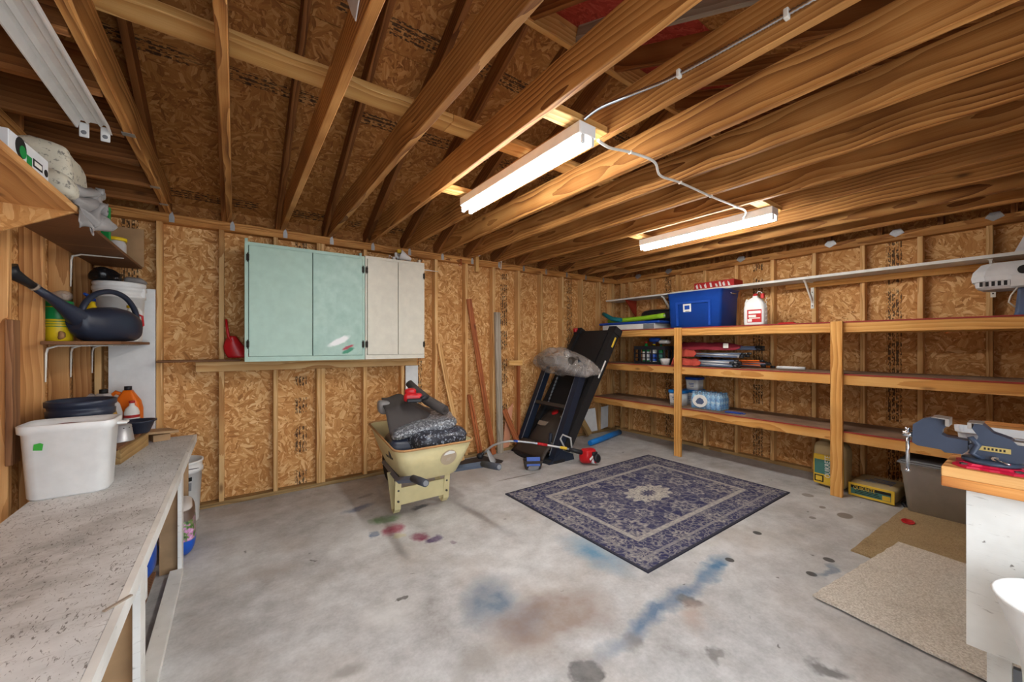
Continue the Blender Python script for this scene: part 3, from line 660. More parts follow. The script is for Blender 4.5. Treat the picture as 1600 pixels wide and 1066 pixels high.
# ---- clamp lamp on the cream cabinet
t = thing('clamp_lamp', 'white clamp lamp with cone shade lying on top of the cream cabinet', 'lamp', (-3.74, -0.17, 2.292))
Mx = Matrix.Translation((0.07, 0, 0.062)) @ Matrix.Rotation(R(-72), 4, 'Y')
MB().lathe([(0.018, -.05), (.024, -.03), (.03, 0), (.062, .085), (.06, .085), (.028, .004), (.016, -.03)], 20, Mx).build('shade', 'white_plastic', t)
MB().tube([(.02, 0, .045), (-.03, 0, .05), (-.05, 0, .085)], [.018, .016, .012], 8).build('socket', 'white_plastic', t)
MB().box(-.085, -.055, -.02, .02, .001, .05, bev=.004).box(-.06, -.035, -.014, .014, .05, .10, bev=.004).build('clamp', 'white_plastic', t)
MB().box(-.035, .02, -.022, .022, .10, .135, bev=.004).build('pad', 'paper_yellow', t)
MB().tube([(-.07, 0, .04), (-.12, -.01, .06), (-.13, -.02, .02), (-.1, -.03, .006)], .004, 6).build('cord', 'cable_white', t)
o = MB().cyl((-3.42, -0.06, 2.268), (-3.235, -0.03, 2.272), 0.007, 0.003, 8).ball((-3.42, -0.06, 2.268), .0105, 6).build('peg_rod', 'bracket_white'); tag(o, 'thin white rod sticking out beside the cream cabinet', 'rod')
# ---- hooks screwed into the joists
def hook(loc, mat, lab, s=1.0, rz=0):
    m = MB().tube([(0, 0, .11 * s), (0, 0, .03 * s)] + [(-.02 * s * (1 - math.cos(a)), 0, .03 * s - .022 * s * math.sin(a)) for a in [PI * k / 8 for k in range(1, 9)]], .0042, 6).box(-.008, .008, -.006, .006, .105 * s, .115 * s)
    o = m.build('utility_hook', mat, None, loc, (0, 0, rz)); tag(o, lab, 'hook')
hook((-2.72, -0.13, 2.50 - .004), 'bracket_white', 'white utility hook hanging under a joist right of the cream cabinet', 1.0)
hook((-2.36, -0.06, 2.385), 'bracket_white', 'white hook on the top plate above the tall white post', 1.0, R(30))
hook((-2.93, -0.025, 2.37), 'red_wood', 'small dark red hook on the top plate near the thin rod', .8)
# ---- boards leaning on the back wall
def leaning(name, lab, mat, a, b, w_, h_, up=(0, -1, 0.02), group=None):
    o = lumber(name, mat, a, b, w_, h_, None, up); tag(o, lab, 'board', group); return o
leaning('leaning_board', 'tall reddish board leaning across the stud bay beside the pale post', 'red_board', (-2.825, -0.03, 1.98), (-2.50, -0.095, 0.012), 0.07, 0.019)
leaning('leaning_board', 'narrow pale lath leaning behind the wheelbarrow', 'pine_stud', (-3.225, -0.03, 1.43), (-2.945, -0.09, 0.012), 0.055, 0.019)
leaning('leaning_board', 'short red trim strip leaning at the foot of a stud, left of a pair', 'red_board', (-2.845, -0.055, 0.80), (-2.715, -0.10, 0.012), 0.03, 0.015)
leaning('leaning_board', 'short red trim strip leaning at the foot of a stud, right of a pair', 'red_board', (-2.81, -0.055, 0.79), (-2.672, -0.10, 0.012), 0.03, 0.015)
leaning('leaning_board', 'tall whitewashed post standing against the bare studs', 'grey_board', (-2.40, -0.022, 1.835), (-2.375, -0.06, 0.002), 0.085, 0.032)
leaning('leaning_board', 'white painted board standing behind the wheelbarrow under the ledger', 'white_board', (-3.552, -0.012, 1.176), (-3.552, -0.012, 0.002), 0.145, 0.018)
leaning('leaning_board', 'slanting red offcut beside the folded treadmill', 'red_board', (-2.30, -0.035, 0.56), (-2.10, -0.10, 0.055), 0.075, 0.019)
o = MB().prism([(-2.30, .04), (-2.20, .05), (-2.135, .62), (-2.215, .555), (-2.26, .40)], -0.012, -0.002, 'Y').build('plywood_offcut', 'pink_board'); tag(o, 'pinkish plywood offcut behind the slanting red board', 'board')
o = MB().prism([(-.81, .40), (-.53, .408), (-.475, .045), (-.69, .04)], -0.016, -0.004, 'Y').build('leaning_sheet', 'white_board'); tag(o, 'larger white panel leaning in the corner below the shelves', 'panel')
o = MB().prism([(-.352, .40), (-.19, .414), (-.197, .066), (-.362, .045)], 0.010, 0.022, 'Y').build('leaning_sheet', 'white_board'); tag(o, 'smaller white panel between studs in the far corner', 'panel')
leaning('timber_offcut', 'short thick timber offcut leaning beside the white panels', 'treated_plate', (-.90, -0.03, .32), (-.80, -.15, 0.045), 0.089, 0.05)
o = MB().prism([(-3.20, -.04), (-2.62, -.05), (-2.53, -.36), (-2.60, -.42), (-3.05, -.36)], 0.001, 0.006, 'Z').build('rubber_sheet', 'weed_fabric'); tag(o, 'flat dark sheet on the floor behind the barrow handle', 'sheet')
o = MB().tube([(-1.17, -.50, .045), (-.9, -.435, .042), (-.6, -.36, .042), (-.27, -.285, .042)], [.036, .04, .04, .04], 14).build('foam_tube', 'sky_blue'); tag(o, 'bright blue foam tube lying on the floor near the corner', 'tube')
# ================================================================== WHEELBARROW AND ITS LOAD
t = thing('wheelbarrow', 'pale yellow wheelbarrow with blue-grey handles loaded with dark bags', 'wheelbarrow', (-3.87, -1.07, 0.0))
# tray: front (wheel end) towards +Y
def tray_ring(z, ins):
    hy0, hy1 = -0.345 + ins * .55, 0.66 - ins * 1.25; hx0, hx1 = 0.335 - ins * .62, 0.275 - ins * .5; zz0, zz1 = z, z + 0.055 * (z - .33) / .3
    pts = []; r = 0.09
    def cor(cx, cy, a0):
        for k in range(5):
            a = R(a0 + 22.5 * k); y = cy + r * math.sin(a); f = (y - hy0) / (hy1 - hy0); pts.append((cx + r * math.cos(a), y, zz0 + (zz1 - zz0) * f))
    cor(hx1 - r, hy1 - r, 0); cor(-hx1 + r, hy1 - r, 90); cor(-hx0 + r, hy0 + r, 180); cor(hx0 - r, hy0 + r, 270)
    return pts
outer = [tray_ring(.33, .20), tray_ring(.345, .165), tray_ring(.46, .085), tray_ring(.61, 0.0)]
inner = [tray_ring(.611, .012), tray_ring(.46, .097), tray_ring(.352, .17)]
plain('worn_badge', (184, 164, 138), .6); plain('ink_faded', (86, 78, 66), .7); plain('pale_badge', (190, 172, 150), .6)
tr = MB().loft(outer + inner, True, True).build('tray', 'barrow_yellow', t)
rim = tray_ring(.612, -.004); MB().tube(rim + rim[:2], .009, 6, cap=False).build('rim', 'rust', tr)
# round maker's mark and print on the tray wall
ns = Vector((0, -1, -0.37)).normalized(); uy = Vector((0, -.35, .94)).normalized()
Fm = frame((0.10, -0.3125, .50), (1, 0, 0), uy)
m = MB(); m.lathe([(0.001, 0), (.070, 0), (.070, .0012)], 24, Fm @ Matrix.Translation((0, 0, .004))).build('round_sticker', 'worn_badge', tr)
m = MB(); m.prism([(-.048, .026), (.05, .034), (.044, .05), (0, .062), (-.036, .048)], .0055, .0065, 'Z', Fm).build('sticker_flash', 'label_white', tr)
MB().prism([(-.02, -.035), (.012, -.03), (.018, .0), (-.016, -.004)], .0055, .0062, 'Z', Fm).build('sticker_shape', 'pale_badge', tr)
Fs = frame((-.283, -0.07, .50), (.04, -1, 0), (-.42, 0, .91))
for a_, b_ in ((-.115, -.055), (-.045, .05)): MB().box(a_, b_, -.014, .014, .0035, .0045, Fs).build('printed_bar', 'ink_faded', tr)
# handles run from the wheel to the grips
for s in (-1, 1):
    a = Vector((s * .08, .78, .22)); b = Vector((s * .245, -.12, .325)); c = Vector((s * .287, -.56, .47)); d = Vector((s * .29, -.765, .50))
    hd = MB().tube([a, b, c], [.024, .026, .024], 4, False, True).build('handle', 'blue_grey_metal', t)
    MB().tube([c + (c - d) * .1, c + (d - c) * .5, d], [.025, .0265, .025], 12).build('grip', 'wood_grip', hd)
    MB().cyl(d, d + (d - c).normalized() * .006, .018, n=12).build('grip_cap', 'ink_grey', hd)
    # bent strap leg
    x = s * .222
    leg = MB()
    for dx in (0,):
        path = [(x, -.05, .325), (x * .98, -.02, .05), (x * .98, .012, .0145), (x * .97, .06, .03), (x * .94, .20, .30)]
        rings = []
        for i, p in enumerate(path):
            p = Vector(p); q = Vector(path[min(i + 1, 4)]) - Vector(path[max(i - 1, 0)]); nn = Vector((0, q.z, -q.y)).normalized()
            rings.append([p + Vector((hw, 0, 0)) + nn * th for hw, th in ((-.026, -.003), (.026, -.003), (.026, .003), (-.026, .003))])
        leg.loft(rings, False)
    lo = leg.build('leg', 'barrow_yellow', t)
    for zz in (.12, .21): MB().cyl((x * .98, -.046 + .002, zz), (x * .98, -.026, zz), .009, n=8).build('bolt', 'bolt_steel', lo)
MB().box(-.20, .20, -.028, -.024, .085, .225).box(-.20, .20, -.024, -.012, .221, .225).box(-.20, .20, -.024, -.012, .085, .089).build('leg_brace', 'barrow_yellow', t)
MB().lathe([(.06, -.03), (.15, -.042), (.185, -.035), (.198, 0), (.185, .035), (.15, .042), (.06, .03)], 28, Matrix.Translation((0, .80, .199)) @ Matrix.Rotation(R(90), 4, 'Y')).build('tire', 'black_rubber', t)
MB().cyl((-.09, .80, .2), (.09, .80, .2), .012, n=10).lathe([(.02, -.05), (.12, -.02), (.12, .02), (.02, .05)], 20, Matrix.Translation((0, .80, .199)) @ Matrix.Rotation(R(90), 4, 'Y')).build('wheel_hub', 'barrow_yellow', t)
MB().box(-.20, .20, -.11, -.06, .328, .336).build('tray_support', 'blue_grey_metal', t); MB().box(-.16, .16, .28, .32, .30, .335).build('tray_support', 'blue_grey_metal', t)
# load
def bag(name, lab, mat, loc, rz, sx, sy, sz, seed, amp=.03, rot=None):
    o = MB().loft(superblob(sx, sy, sz, .45, seed, amp, 6.0, 16, e2=.75)).build(name, mat, None, loc, rot or (0, 0, R(rz))); return tag(o, lab, 'bag')
bag('soil_bag', 'plump black film bag of soil lowest in the wheelbarrow', 'bag_film', (-3.77, -1.13, .47), 6, .25, .20, .125, 2, .03)
bag('soil_bag', 'crinkled shiny bag lying on the plump soil bag', 'bag_film_bright', (-3.83, -1.04, .665), -12, .28, .20, .055, 5, .045, (R(4), R(-9), R(-14)))
bag('soil_bag', 'dark navy bag slumped against the left tray wall', 'navy_plastic', (-4.03, -.98, .46), 80, .21, .12, .10, 9, .03)
# weed barrier fabric draped over the bags
def drape(u, v):
    x = -4.10 + .52 * u; y = -.70 - .50 * v; ridge = .98 - .30 * max(0, u - .35) ** 1.1 - .10 * (1 - u) * .3
    z = ridge - .16 * v - .34 * max(0, v - .55) * (1.25 - u) - .10 * max(0, .25 - v)
    if u < .45: z -= .42 * max(0, v - .5) * (1 - u * 1.8)
    x -= .05 * math.sin(v * 3) * (1 - u); n_ = mnoise.noise(Vector((u * 3.2, v * 3.2, 1.3))) * .035
    return (x, y + n_ * .6, z + n_)
o = MB().grid(drape, 22, 20, .004).build('weed_fabric', 'weed_fabric'); tag(o, 'dark brown landscape fabric draped over the bags in the barrow', 'fabric')
o = MB().tube([(-3.86, -.74, 1.055), (-3.82, -.82, .985), (-3.76, -.95, .905), (-3.68, -1.13, .835)], [.034, .042, .046, .044], 14)
for k in range(3): o.lathe([(.014 + .010 * k, 0), (.017 + .010 * k, 0), (.017 + .010 * k, .004), (.014 + .010 * k, .004)], 14, frame((-3.68, -1.13, .835), (1, 0, .1), (-.1, .35, .93)))
o = o.build('fabric_roll', 'weed_fabric'); tag(o, 'rolled black fabric with spiral end lying on top of the barrow load', 'fabric roll')
t = thing('cordless_tool', 'red and black cordless tool lying on the draped fabric', 'power tool', (-3.93, -1.02, .925), R(-20))
MB().loft(superblob(.075, .045, .035, .5, 3, .012, 14, 10)).build('housing', 'red_plastic', t)
MB().loft(superblob(.05, .04, .03, .5, 8, .01, 14, 10)).build('motor_cover', 'red_plastic', t, (-.02, .03, .045))
MB().box(-.05, .075, -.075, -.03, -.005, .028, bev=.008).build('battery', 'black_plastic', t)
MB().tube([(.06, -.03, .02), (.10, -.02, .03), (.13, .0, .035)], [.02, .022, .016], 10).build('nozzle', 'black_plastic', t)
o = MB().loft(superblob(.05, .07, .06, .6, 4, .03, 9, 10)).build('film_scrap', 'grey_bag', None, (-4.11, -.80, .80)); tag(o, 'shiny scrap of clear plastic at the left edge of the barrow load', 'plastic scrap')
# ================================================================== FOLDED TREADMILL
t = thing('treadmill', 'black folded treadmill leaning back between studs and shelves', 'treadmill', (-2.08, -.42, 0.0))
LX = lambda x: x + 2.08
def slab(x0, z0, x1, z1, y0, y1, th, off=0.0):
    d = Vector((x1 - x0, 0, z1 - z0)).normalized(); n_ = Vector((d.z, 0, -d.x))       # n_ points to +X/down side (back)
    A = Vector((LX(x0), 0, z0)) + n_ * off; B = Vector((LX(x1), 0, z1)) + n_ * off
    m = MB(); q = [A, B, B + n_ * th, A + n_ * th]
    return m.prism([(p.x, p.z) for p in q], y0, y1, 'Y')
slab(-1.90, .16, -.965, 1.615, -.29, .29, .07).build('deck', 'treadmill_black', t)
b = slab(-1.88, .19, -.985, 1.585, -.245, .245, .012, -.012).build('running_belt', 'treadmill_black', t); b['label'] = 'matt black rubber running belt'
for s in (-1, 1):
    slab(-1.91, .14, -.955, 1.63, *(sorted((s * .29, s * .37))), .13, -.035).build('side_rail', 'treadmill_black', t)
    slab(-1.36, 1.0, -1.22, 1.22, *(sorted((s * .371, s * .374))), .022, .03).build('rail_sticker', 'label_white' if s < 0 else 'ink_grey', t)
    slab(-1.10, 1.40, -1.02, 1.53, *(sorted((s * .371, s * .374))), .03, .03).build('warning_label', 'paper_yellow', t)
    slab(-.99, 1.56, -.945, 1.645, *(sorted((s * .26, s * .385))), .15, -.045).build('end_cap', 'treadmill_black', t)
    up = slab(-2.07, .03, -1.60, 1.06, *(sorted((s * .30, s * .385))), .10, -.05).build('upright', 'treadmill_navy', t)
    slab(-2.065, .06, -1.61, 1.03, *(sorted((s * .296, s * .302))), .008, -.052).build('edge_strip', 'ink_grey', up)
    m = MB().prism([(LX(-2.19), 0), (LX(-1.78), 0), (LX(-1.80), .07), (LX(-1.98), .14), (LX(-2.12), .05)], *(sorted((s * .29, s * .39))), 'Y'); m.build('foot', 'treadmill_navy', t)
slab(-1.80, .60, -1.782, .64, -.30, .30, .05, -.05).build('crossbar', 'hood_brown', t)
# motor hood bulging in front of the belt
def hood(u, v):
    s = v; x = -1.99 + .46 * s; z = .12 + .50 * s; w_ = .285 - .06 * s ** 2
    y = (2 * u - 1) * w_; bulge = .11 * math.sin(PI * min(1, .25 + s * .75)) * (1 - abs(2 * u - 1) ** 3)
    return (LX(x) - bulge * .85, y, z + bulge * .5)
MB().grid(hood, 16, 12, .006).build('motor_hood', 'hood_brown', t)
def on_hood(u, v, d=.004):
    p = Vector(hood(u, v)); a = Vector(hood(u + .02, v)) - p; b_ = Vector(hood(u, v + .02)) - p; n_ = a.cross(b_).normalized()
    if n_.x > 0: n_ = -n_
    return frame(p + n_ * d, a.normalized(), n_.cross(a.normalized()) if True else b_)
Fh = on_hood(.52, .70, .018); MB().lathe([(.001, 0), (.05, 0), (.052, -.004)], 20, Fh).build('round_badge', 'red_plastic', t)
Fh = on_hood(.64, .42, .010); MB().prism([(-.10, -.025), (.10, -.025), (.085, .035), (0, .046), (-.085, .035)], -.004, .003, 'Z', Fh).build('name_badge', 'tan_badge', t)
def hood2(u, v):
    return (LX(-2.20) + .16 * v, (2 * u - 1) * (.30 - .02 * v), .03 + .13 * v + .03 * math.sin(PI * v))
MB().grid(hood2, 10, 8, .02).build('front_cover', 'hood_brown', t)
MB().loft([[(LX(-2.09) + .17 * math.cos(a) * k_, .40 * math.sin(a) * k_, z) for a in [PI / 2 + PI * i / 16 for i in range(17)]] + [(LX(-1.95), -.40 * k_, z), (LX(-1.95), .40 * k_, z)] for k_, z in ((1, .001), (1, .03), (.93, .045))], False).build('base_skirt', 'treadmill_black', t)
for k in range(8):
    s = k / 7; MB().box(-.022, .022, -.008, .008, -.012, .012, bev=.005).build('vent_slot', 'ink_grey', t, (LX(-1.66 + .16 * s), .235, .62 + .32 * s), (0, R(-55), 0))
MB().cyl((LX(-2.02), -.20, .10), (LX(-2.0), -.20, .30), .022, n=12).ball((LX(-2.0), -.20, .30), .022, 6).build('fold_pedal', 'treadmill_navy', t)
MB().tube([(LX(-1.99), -.33, .10), (LX(-2.03), -.31, .19), (LX(-2.03), -.25, .21), (LX(-1.99), -.23, .12)], .011, 8).build('lift_handle', 'ink_grey', t)
# arms and console hidden in the wrapping
for s in (-1, 1): MB().tube([(LX(-1.60), s * .34, 1.04), (LX(-1.55), s * .34, 1.14), (LX(-1.68), s * .34, 1.20)], .032, 10).build('arm', 'treadmill_navy', t)
MB().box(LX(-1.80), LX(-1.60), -.34, .34, 1.13, 1.26, bev=.03).build('console', 'hood_brown', t)
def wrapf(p):
    v = Vector(p); d = mnoise.noise(v * 5.5) * .06 + mnoise.noise(v * 14) * .022
    v = Vector((v.x, min(v.y, -.02), v.z)); c = Vector((-1.72, -.42, 1.19)); q = v + (v - c).normalized() * d; f = max(0, (-.62 - q.y)); q.z -= f * .45; q.x += f * .7
    return tuple(q)
o = MB().ball((-1.70, -.47, 1.19), 1, 24, .25, .44, .165, fn=wrapf).build('plastic_wrap', 'clear_film'); tag(o, 'crinkled clear plastic wrapped around the treadmill console', 'plastic wrap')
o = MB().box(-.05, .05, -.03, .03, 0, .06, bev=.008).build('rail_end_cap', 'red_plastic', t, (LX(-.985), .36, 1.60))
# ================================================================== STRING TRIMMER
t = thing('string_trimmer', 'red and grey string trimmer with curved shaft lying against the treadmill', 'trimmer', (-1.86, -1.06, 0.0))
W = lambda x, y, z: (x + 1.86, y + 1.06, z)
arc = [(-2.80, -.34, .13), (-2.78, -.40, .19), (-2.74, -.46, .245), (-2.67, -.53, .283), (-2.59, -.59, .297), (-2.5, -.65, .293), (-2.36, -.73, .27), (-2.2, -.82, .235), (-2.06, -.905, .205), (-1.97, -.955, .18)]
MB().tube([W(*p) for p in arc], .0125, 10).build('shaft', 'silver_paint', t)
def sleeve(a, b, r, mat, nm='sleeve'): MB().cyl(W(*a), W(*b), r, n=10).build(nm, mat, t)
sleeve((-2.32, -.753, .263), (-2.22, -.810, .240), .017, 'red_plastic'); sleeve((-2.09, -.887, .211), (-2.02, -.927, .195), .0165, 'paper_yellow'); sleeve((-2.56, -.608, .297), (-2.52, -.637, .295), .014, 'blue_plastic')
MB().tube([W(-2.0, -.94, .19), W(-1.93, -.985, .165), W(-1.85, -1.03, .14)], [.022, .026, .032], 10).build('throttle_grip', 'black_plastic', t)
MB().tube([W(-2.03, -.90, .205), W(-2.06, -.86, .30), W(-2.02, -.86, .345), W(-1.96, -.93, .31), W(-1.97, -.96, .20)], .011, 8).build('loop_handle', 'grey_plastic', t)
e = MB().loft(superblob(.085, .075, .085, .55, 6, .02, 10, 12)).build('engine', 'red_plastic', t, W(-1.80, -1.05, .025))
MB().lathe([(.03, 0), (.05, .01), (.05, .03), (.03, .04)], 16, Matrix.Translation((.05, -.085, .06)) @ Matrix.Rotation(R(80), 4, 'X')).build('starter_cover', 'black_plastic', e)
MB().box(.0, .075, -.095, -.05, .085, .135, bev=.01).build('air_filter', 'black_plastic', e)
MB().lathe([(.032, 0), (.032, .03), (.024, .035), (.024, .045)], 14, Matrix.Translation((.03, -.05, .022)) @ Matrix.Rotation(R(75), 4, 'X')).build('fuel_tank', 'cloud_white', e)
MB().lathe([(.02, 0), (.024, .006), (.02, .016)], 12, Matrix.Translation((.03, -.09, .03)) @ Matrix.Rotation(R(75), 4, 'X')).build('fuel_cap', 'red_plastic', e)
MB().prism([(-.05, .05), (-.005, .075), (-.01, .10), (-.06, .07)], -.09, -.085, 'Y').build('engine_flash', 'label_white', e)
MB().ball(W(-2.83, -.31, .10), .042, 8, 1, 1, .85).cyl(W(-2.83, -.31, .10), W(-2.80, -.34, .14), .02, n=8).build('cutting_head', 'black_plastic', t)
def guard(u, v):
    a = R(-40 + 110 * u); r = .07 + .12 * v
    return W(-2.83 + r * math.cos(a) * .9 + .03, -.33 - r * math.sin(a) * .55, .165 - .16 * v + .02 * math.sin(PI * u))
MB().grid(guard, 10, 6, .004).build('debris_guard', 'grey_plastic', t)
# shoulder bag with a blue strap lying on the treadmill foot
t = thing('tool_pouch', 'small grey pouch with blue flap lying before the treadmill', 'pouch', (-2.42, -.79, 0.001), R(-30))
MB().loft([rrect(.085, .05, .02, 0), rrect(.10, .06, .02, .05), rrect(.11, .065, .02, .10), rrect(.10, .055, .02, .10), rrect(.08, .04, .02, .02)], False).build('pouch_body', 'hood_brown', t)
MB().box(-.075, .075, -.075, -.06, .03, .13, M=Matrix.Rotation(R(-12), 4, 'X')).build('flap', 'blue_plastic', t)
MB().prism([(-.07, .02), (-.02, 0.0), (.05, .02), (.06, .05), (-.05, .055)], -.09, -.078, 'Y').build('buckle_tab', 'ink_grey', t)
# ================================================================== LONG SHELVING UNIT ON THE RIGHT WALL
t = thing('shelving_unit', 'long three-tier pine shelving unit along the right wall', 'shelves', (-0.30, -2.26, 0.0))
T = lambda x, y, z: (x + .30, y + 2.26, z)
for y in (-1.48, -3.07):
    lumber('post', 'shelf_pine', T(-.621, y, 0), T(-.621, y, 1.628), 0.089, 0.038, t, (1, 0, 0))
plain('shelf_deck', (140, 112, 90), 0.7, 0, 0.2, 5.0)
for z in (1.628, 1.142, .612):
    sh = MB().box(-.296, .296, -2.25, 2.21, -.012, 0.0).build('shelf_board', 'shelf_deck', t, T(-.304, -2.26, z)); sh.location.x = 0.0
    MB().box(-.303, -.2965, -2.25, 2.21, -.012, 0.0).build('red_edge', 'shelf_edge_red', sh)
    lumber('front_rail', 'shelf_pine', T(-.581, -4.51, z - .057), T(-.581, -.05, z - .057), 0.038, 0.089, t)
    lumber('back_rail', 'shelf_pine', T(-.022, -4.51, z - .057), T(-.022, -.05, z - .057), 0.038, 0.089, t)
# ---- white shelf above on brackets
t = thing('wall_shelf', 'long narrow white shelf on brackets above the pine shelving', 'shelf', (-.16, -2.2, 2.11))
MB().box(-.145, .155, -2.33, .86, -.008, .018).build('shelf_board', 'white_paint', t)
MB().box(-.145, .155, .862, 2.16, -.004, .018).build('shelf_board', 'white_paint', t)
lumber('cleat', 'shelf_pine', (.142, -2.33, -.039), (.142, -.25, -.039), .022, .06, t)
MB().box(-.150, -.146, .70, 1.0, -.004, .022).build('joint_strip', 'white_paint', t)
def brk(y, nm='bracket'):
    m = MB().box(.142, .152, -.014, .014, -.30, 0).box(-.10, .152, -.012, .012, -.020, -.009)
    m.prism([(.142, -.24), (.142, -.20), (-.06, -.02), (-.09, -.02)], -.008, .008, 'Y')
    o = m.build(nm, 'bracket_white', t, (0, y, 0))
    for z in (-.06, -.12, -.27): MB().cyl((.139, 0, z), (.1425, 0, z), .006, n=8).build('screw', 'ink_black', o)
for y in (-.503, 1.18, -1.75): brk(y)
MB().prism([(.15, -.006), (-.11, -.006), (.15, -.27)], -.009, .009, 'Y').build('gusset', 'red_wood', t, (0, 1.80, 0))
# ---- things on the white shelf
t = thing('gift_box', 'red cardboard box with white lettering on the white shelf', 'box', (-.165, -1.75, 2.1285))
MB().box(-.11, .12, -.25, .25, 0, .085, bev=.003).build('carton', 'label_red', t)
for k, y in enumerate((-.19, -.13, -.085, -.04, .03, .10, .16, .21)):
    MB().prism([(y - .018, .012), (y + .006, .012), (y + .018, .07 - .02 * (k % 2)), (y - .004, .07 - .02 * (k % 3 == 0))], -.1125, -.1105, 'X').build('printed_shape', 'label_white', t)
o = MB().prism([(-4.06, 2.1285), (-4.52, 2.1285), (-4.48, 2.44), (-4.18, 2.44)], -.20, -.06, 'X').build('foam_block', 'cloud_white'); tag(o, 'pale sloping foam block on the near end of the white shelf', 'block')
# ---- top tier
Z1 = 1.629
def tote(name, lab, mat, loc, rz, hx, hy, h, taper=.9):
    t = thing(name, lab, 'storage tote', loc, rz)
    ou = [(hx * taper, hy * taper, 0, .04), (hx * .97, hy * .97, h * .80, .04), (hx * .98, hy * .98, h * .805, .04), (hx, hy, h * .985, .04), (hx * 1.035, hy * 1.03, h * .985, .045), (hx * 1.035, hy * 1.03, h, .045), (hx * .97, hy * .975, h, .04), (hx * .95, hy * .95, h * .8, .04), (hx * (taper - .04), hy * (taper - .04), .006, .03)]
    cavity(ou).build('tub', mat, t); return t
t = tote('storage_tote', 'large blue plastic storage tote on the top shelf', 'blue_plastic', (-.345, -1.645, Z1), 0, .225, .352, .445, .93)
MB().prism([(.22, .02), (.225, .325), (-.225, .325), (-.22, .02), (-.19, .02), (-.195, .298), (.195, .298), (.19, .02)], -.0045, .0045, 'X').build('moulded_rib', 'blue_plastic', t, (-.2145, 0, 0), (0, R(-3.0), 0))
MB().box(-.002, .0005, -.052, .052, -.05, .05).build('label', 'label_white', t, (-.2205, .075, .245), (0, R(-3), 0))
MB().box(-.003, -.0022, -.034, .032, -.02, .03).build('label_print', 'blue_plastic', t, (-.2205, .075, .245), (0, R(-3), 0))
MB().box(-.003, -.0022, -.03, .025, -.044, -.038).build('label_print', 'ink_black', t, (-.2205, .075, .245), (0, R(-3), 0))
MB().tube([(-.05, -.362, .40), (-.04, -.385, .395), (.04, -.385, .395), (.05, -.362, .40)], .007, 6).build('handle', 'chrome', t)
t = thing('sprayer_jug', 'white weed killer jug with red label on the top shelf', 'jug', (-.48, -2.32, Z1))
cavity([(.055, .098, 0, .03), (.06, .105, .015, .03), (.06, .105, .19, .03), (.056, .095, .235, .03), (.045, .06, .285, .025), (.02, .024, .31, .012), (.02, .024, .325, .012)]).build('bottle', 'white_plastic', t)
MB().tube([(0, .062, .268), (0, .088, .285), (0, .098, .25), (0, .098, .19)], .014, 8).build('handle', 'white_plastic', t)
MB().box(-.0625, -.0605, -.085, .06, .03, .17).build('label', 'label_red', t)
for a in ((-.078, .045, .125, .155, 'label_white'), (-.03, .045, .085, .112, 'label_white'), (-.07, .04, .07, .08, 'label_white'), (.01, .055, .038, .066, 'label_white')): MB().box(-.0635, -.0626, a[0], a[1], a[2], a[3]).build('label_print', a[4], t)
MB().cyl((0, 0, .322), (0, 0, .35), .024, .02, 12).build('cap', 'label_red', t)
MB().tube([(0, -.01, .345), (0, -.03, .375), (0, -.06, .36), (0, -.07, .33)], .004, 6).tube([(.0 + .012 * math.cos(k * 1.4), -.105 - .008 * math.sin(k * 1.4), .30 - .0105 * k) for k in range(28)], .003, 5).build('hose', 'white_plastic', t)
MB().box(-.018, .018, -.09, -.055, .29, .345, bev=.005).build('spray_wand', 'label_red', t)
o = MB().loft([rrect(.03, .075, .02, 0), rrect(.035, .08, .02, .008), rrect(.028, .07, .02, .018)], False).build('plastic_clip', 'red_plastic', None, (-.45, -2.61, Z1)); tag(o, 'small flat red item on the top shelf right of the jug', 'clip')
# foam boards, noodle and bag beside the blue tote
t = thing('folding_table_top', 'white boxed panel lying under foam boards on the top shelf', 'box', (-.38, -.68, Z1))
MB().box(-.20, .20, -.43, .47, 0, .075, bev=.004).build('carton', 'white_paint', t); MB().box(-.2015, -.2, -.43, -.26, .003, .072).build('grey_print', 'ink_grey', t)
o = MB().box(-.22, .20, -.50, .55, 0, .035, bev=.012).build('body_board', 'blue_plastic', None, (-.37, -.69, Z1 + .0765)); tag(o, 'dark blue foam board lying on the white boxed panel', 'foam board')
def noodle(u): return (-.42 + .03 * u, -.20 - .94 * u, Z1 + .15 + .035 * u ** 2)
m = MB(); n_ = 16; pts = [noodle(k / 10) for k in range(11)]
o = m.tube(pts, [.034] * 11, n_).build('foam_noodle', 'lime_foam'); tag(o, 'lime green foam noodle lying along the top shelf', 'foam noodle')
d = Vector(pts[-1]) - Vector(pts[-2]); MB().lathe([(.010, 0), (.016, 0), (.016, .002), (.010, .002)], 14, frame(Vector(pts[-1]) + d.normalized() * .0005, Vector((1, 0, 0)), d.normalized().cross(Vector((1, 0, 0))))).build('noodle_bore', 'label_white', o)
o = MB().tube([(-.46, -.12, Z1 + .27), (-.465, -.20, Z1 + .23), (-.495, -.33, Z1 + .175), (-.505, -.5, Z1 + .152)], [.028, .032, .034, .03], 14).build('foam_noodle', 'teal_foam'); tag(o, 'short teal foam noodle curling up at the far end of the top shelf', 'foam noodle')
o = MB().loft(superblob(.14, .30, .09, .6, 12, .03, 6, 12)).build('duffel_bag', 'black_plastic', None, (-.19, -.98, Z1 + .1125)); tag(o, 'black cloth bag behind the lime foam noodle', 'bag')
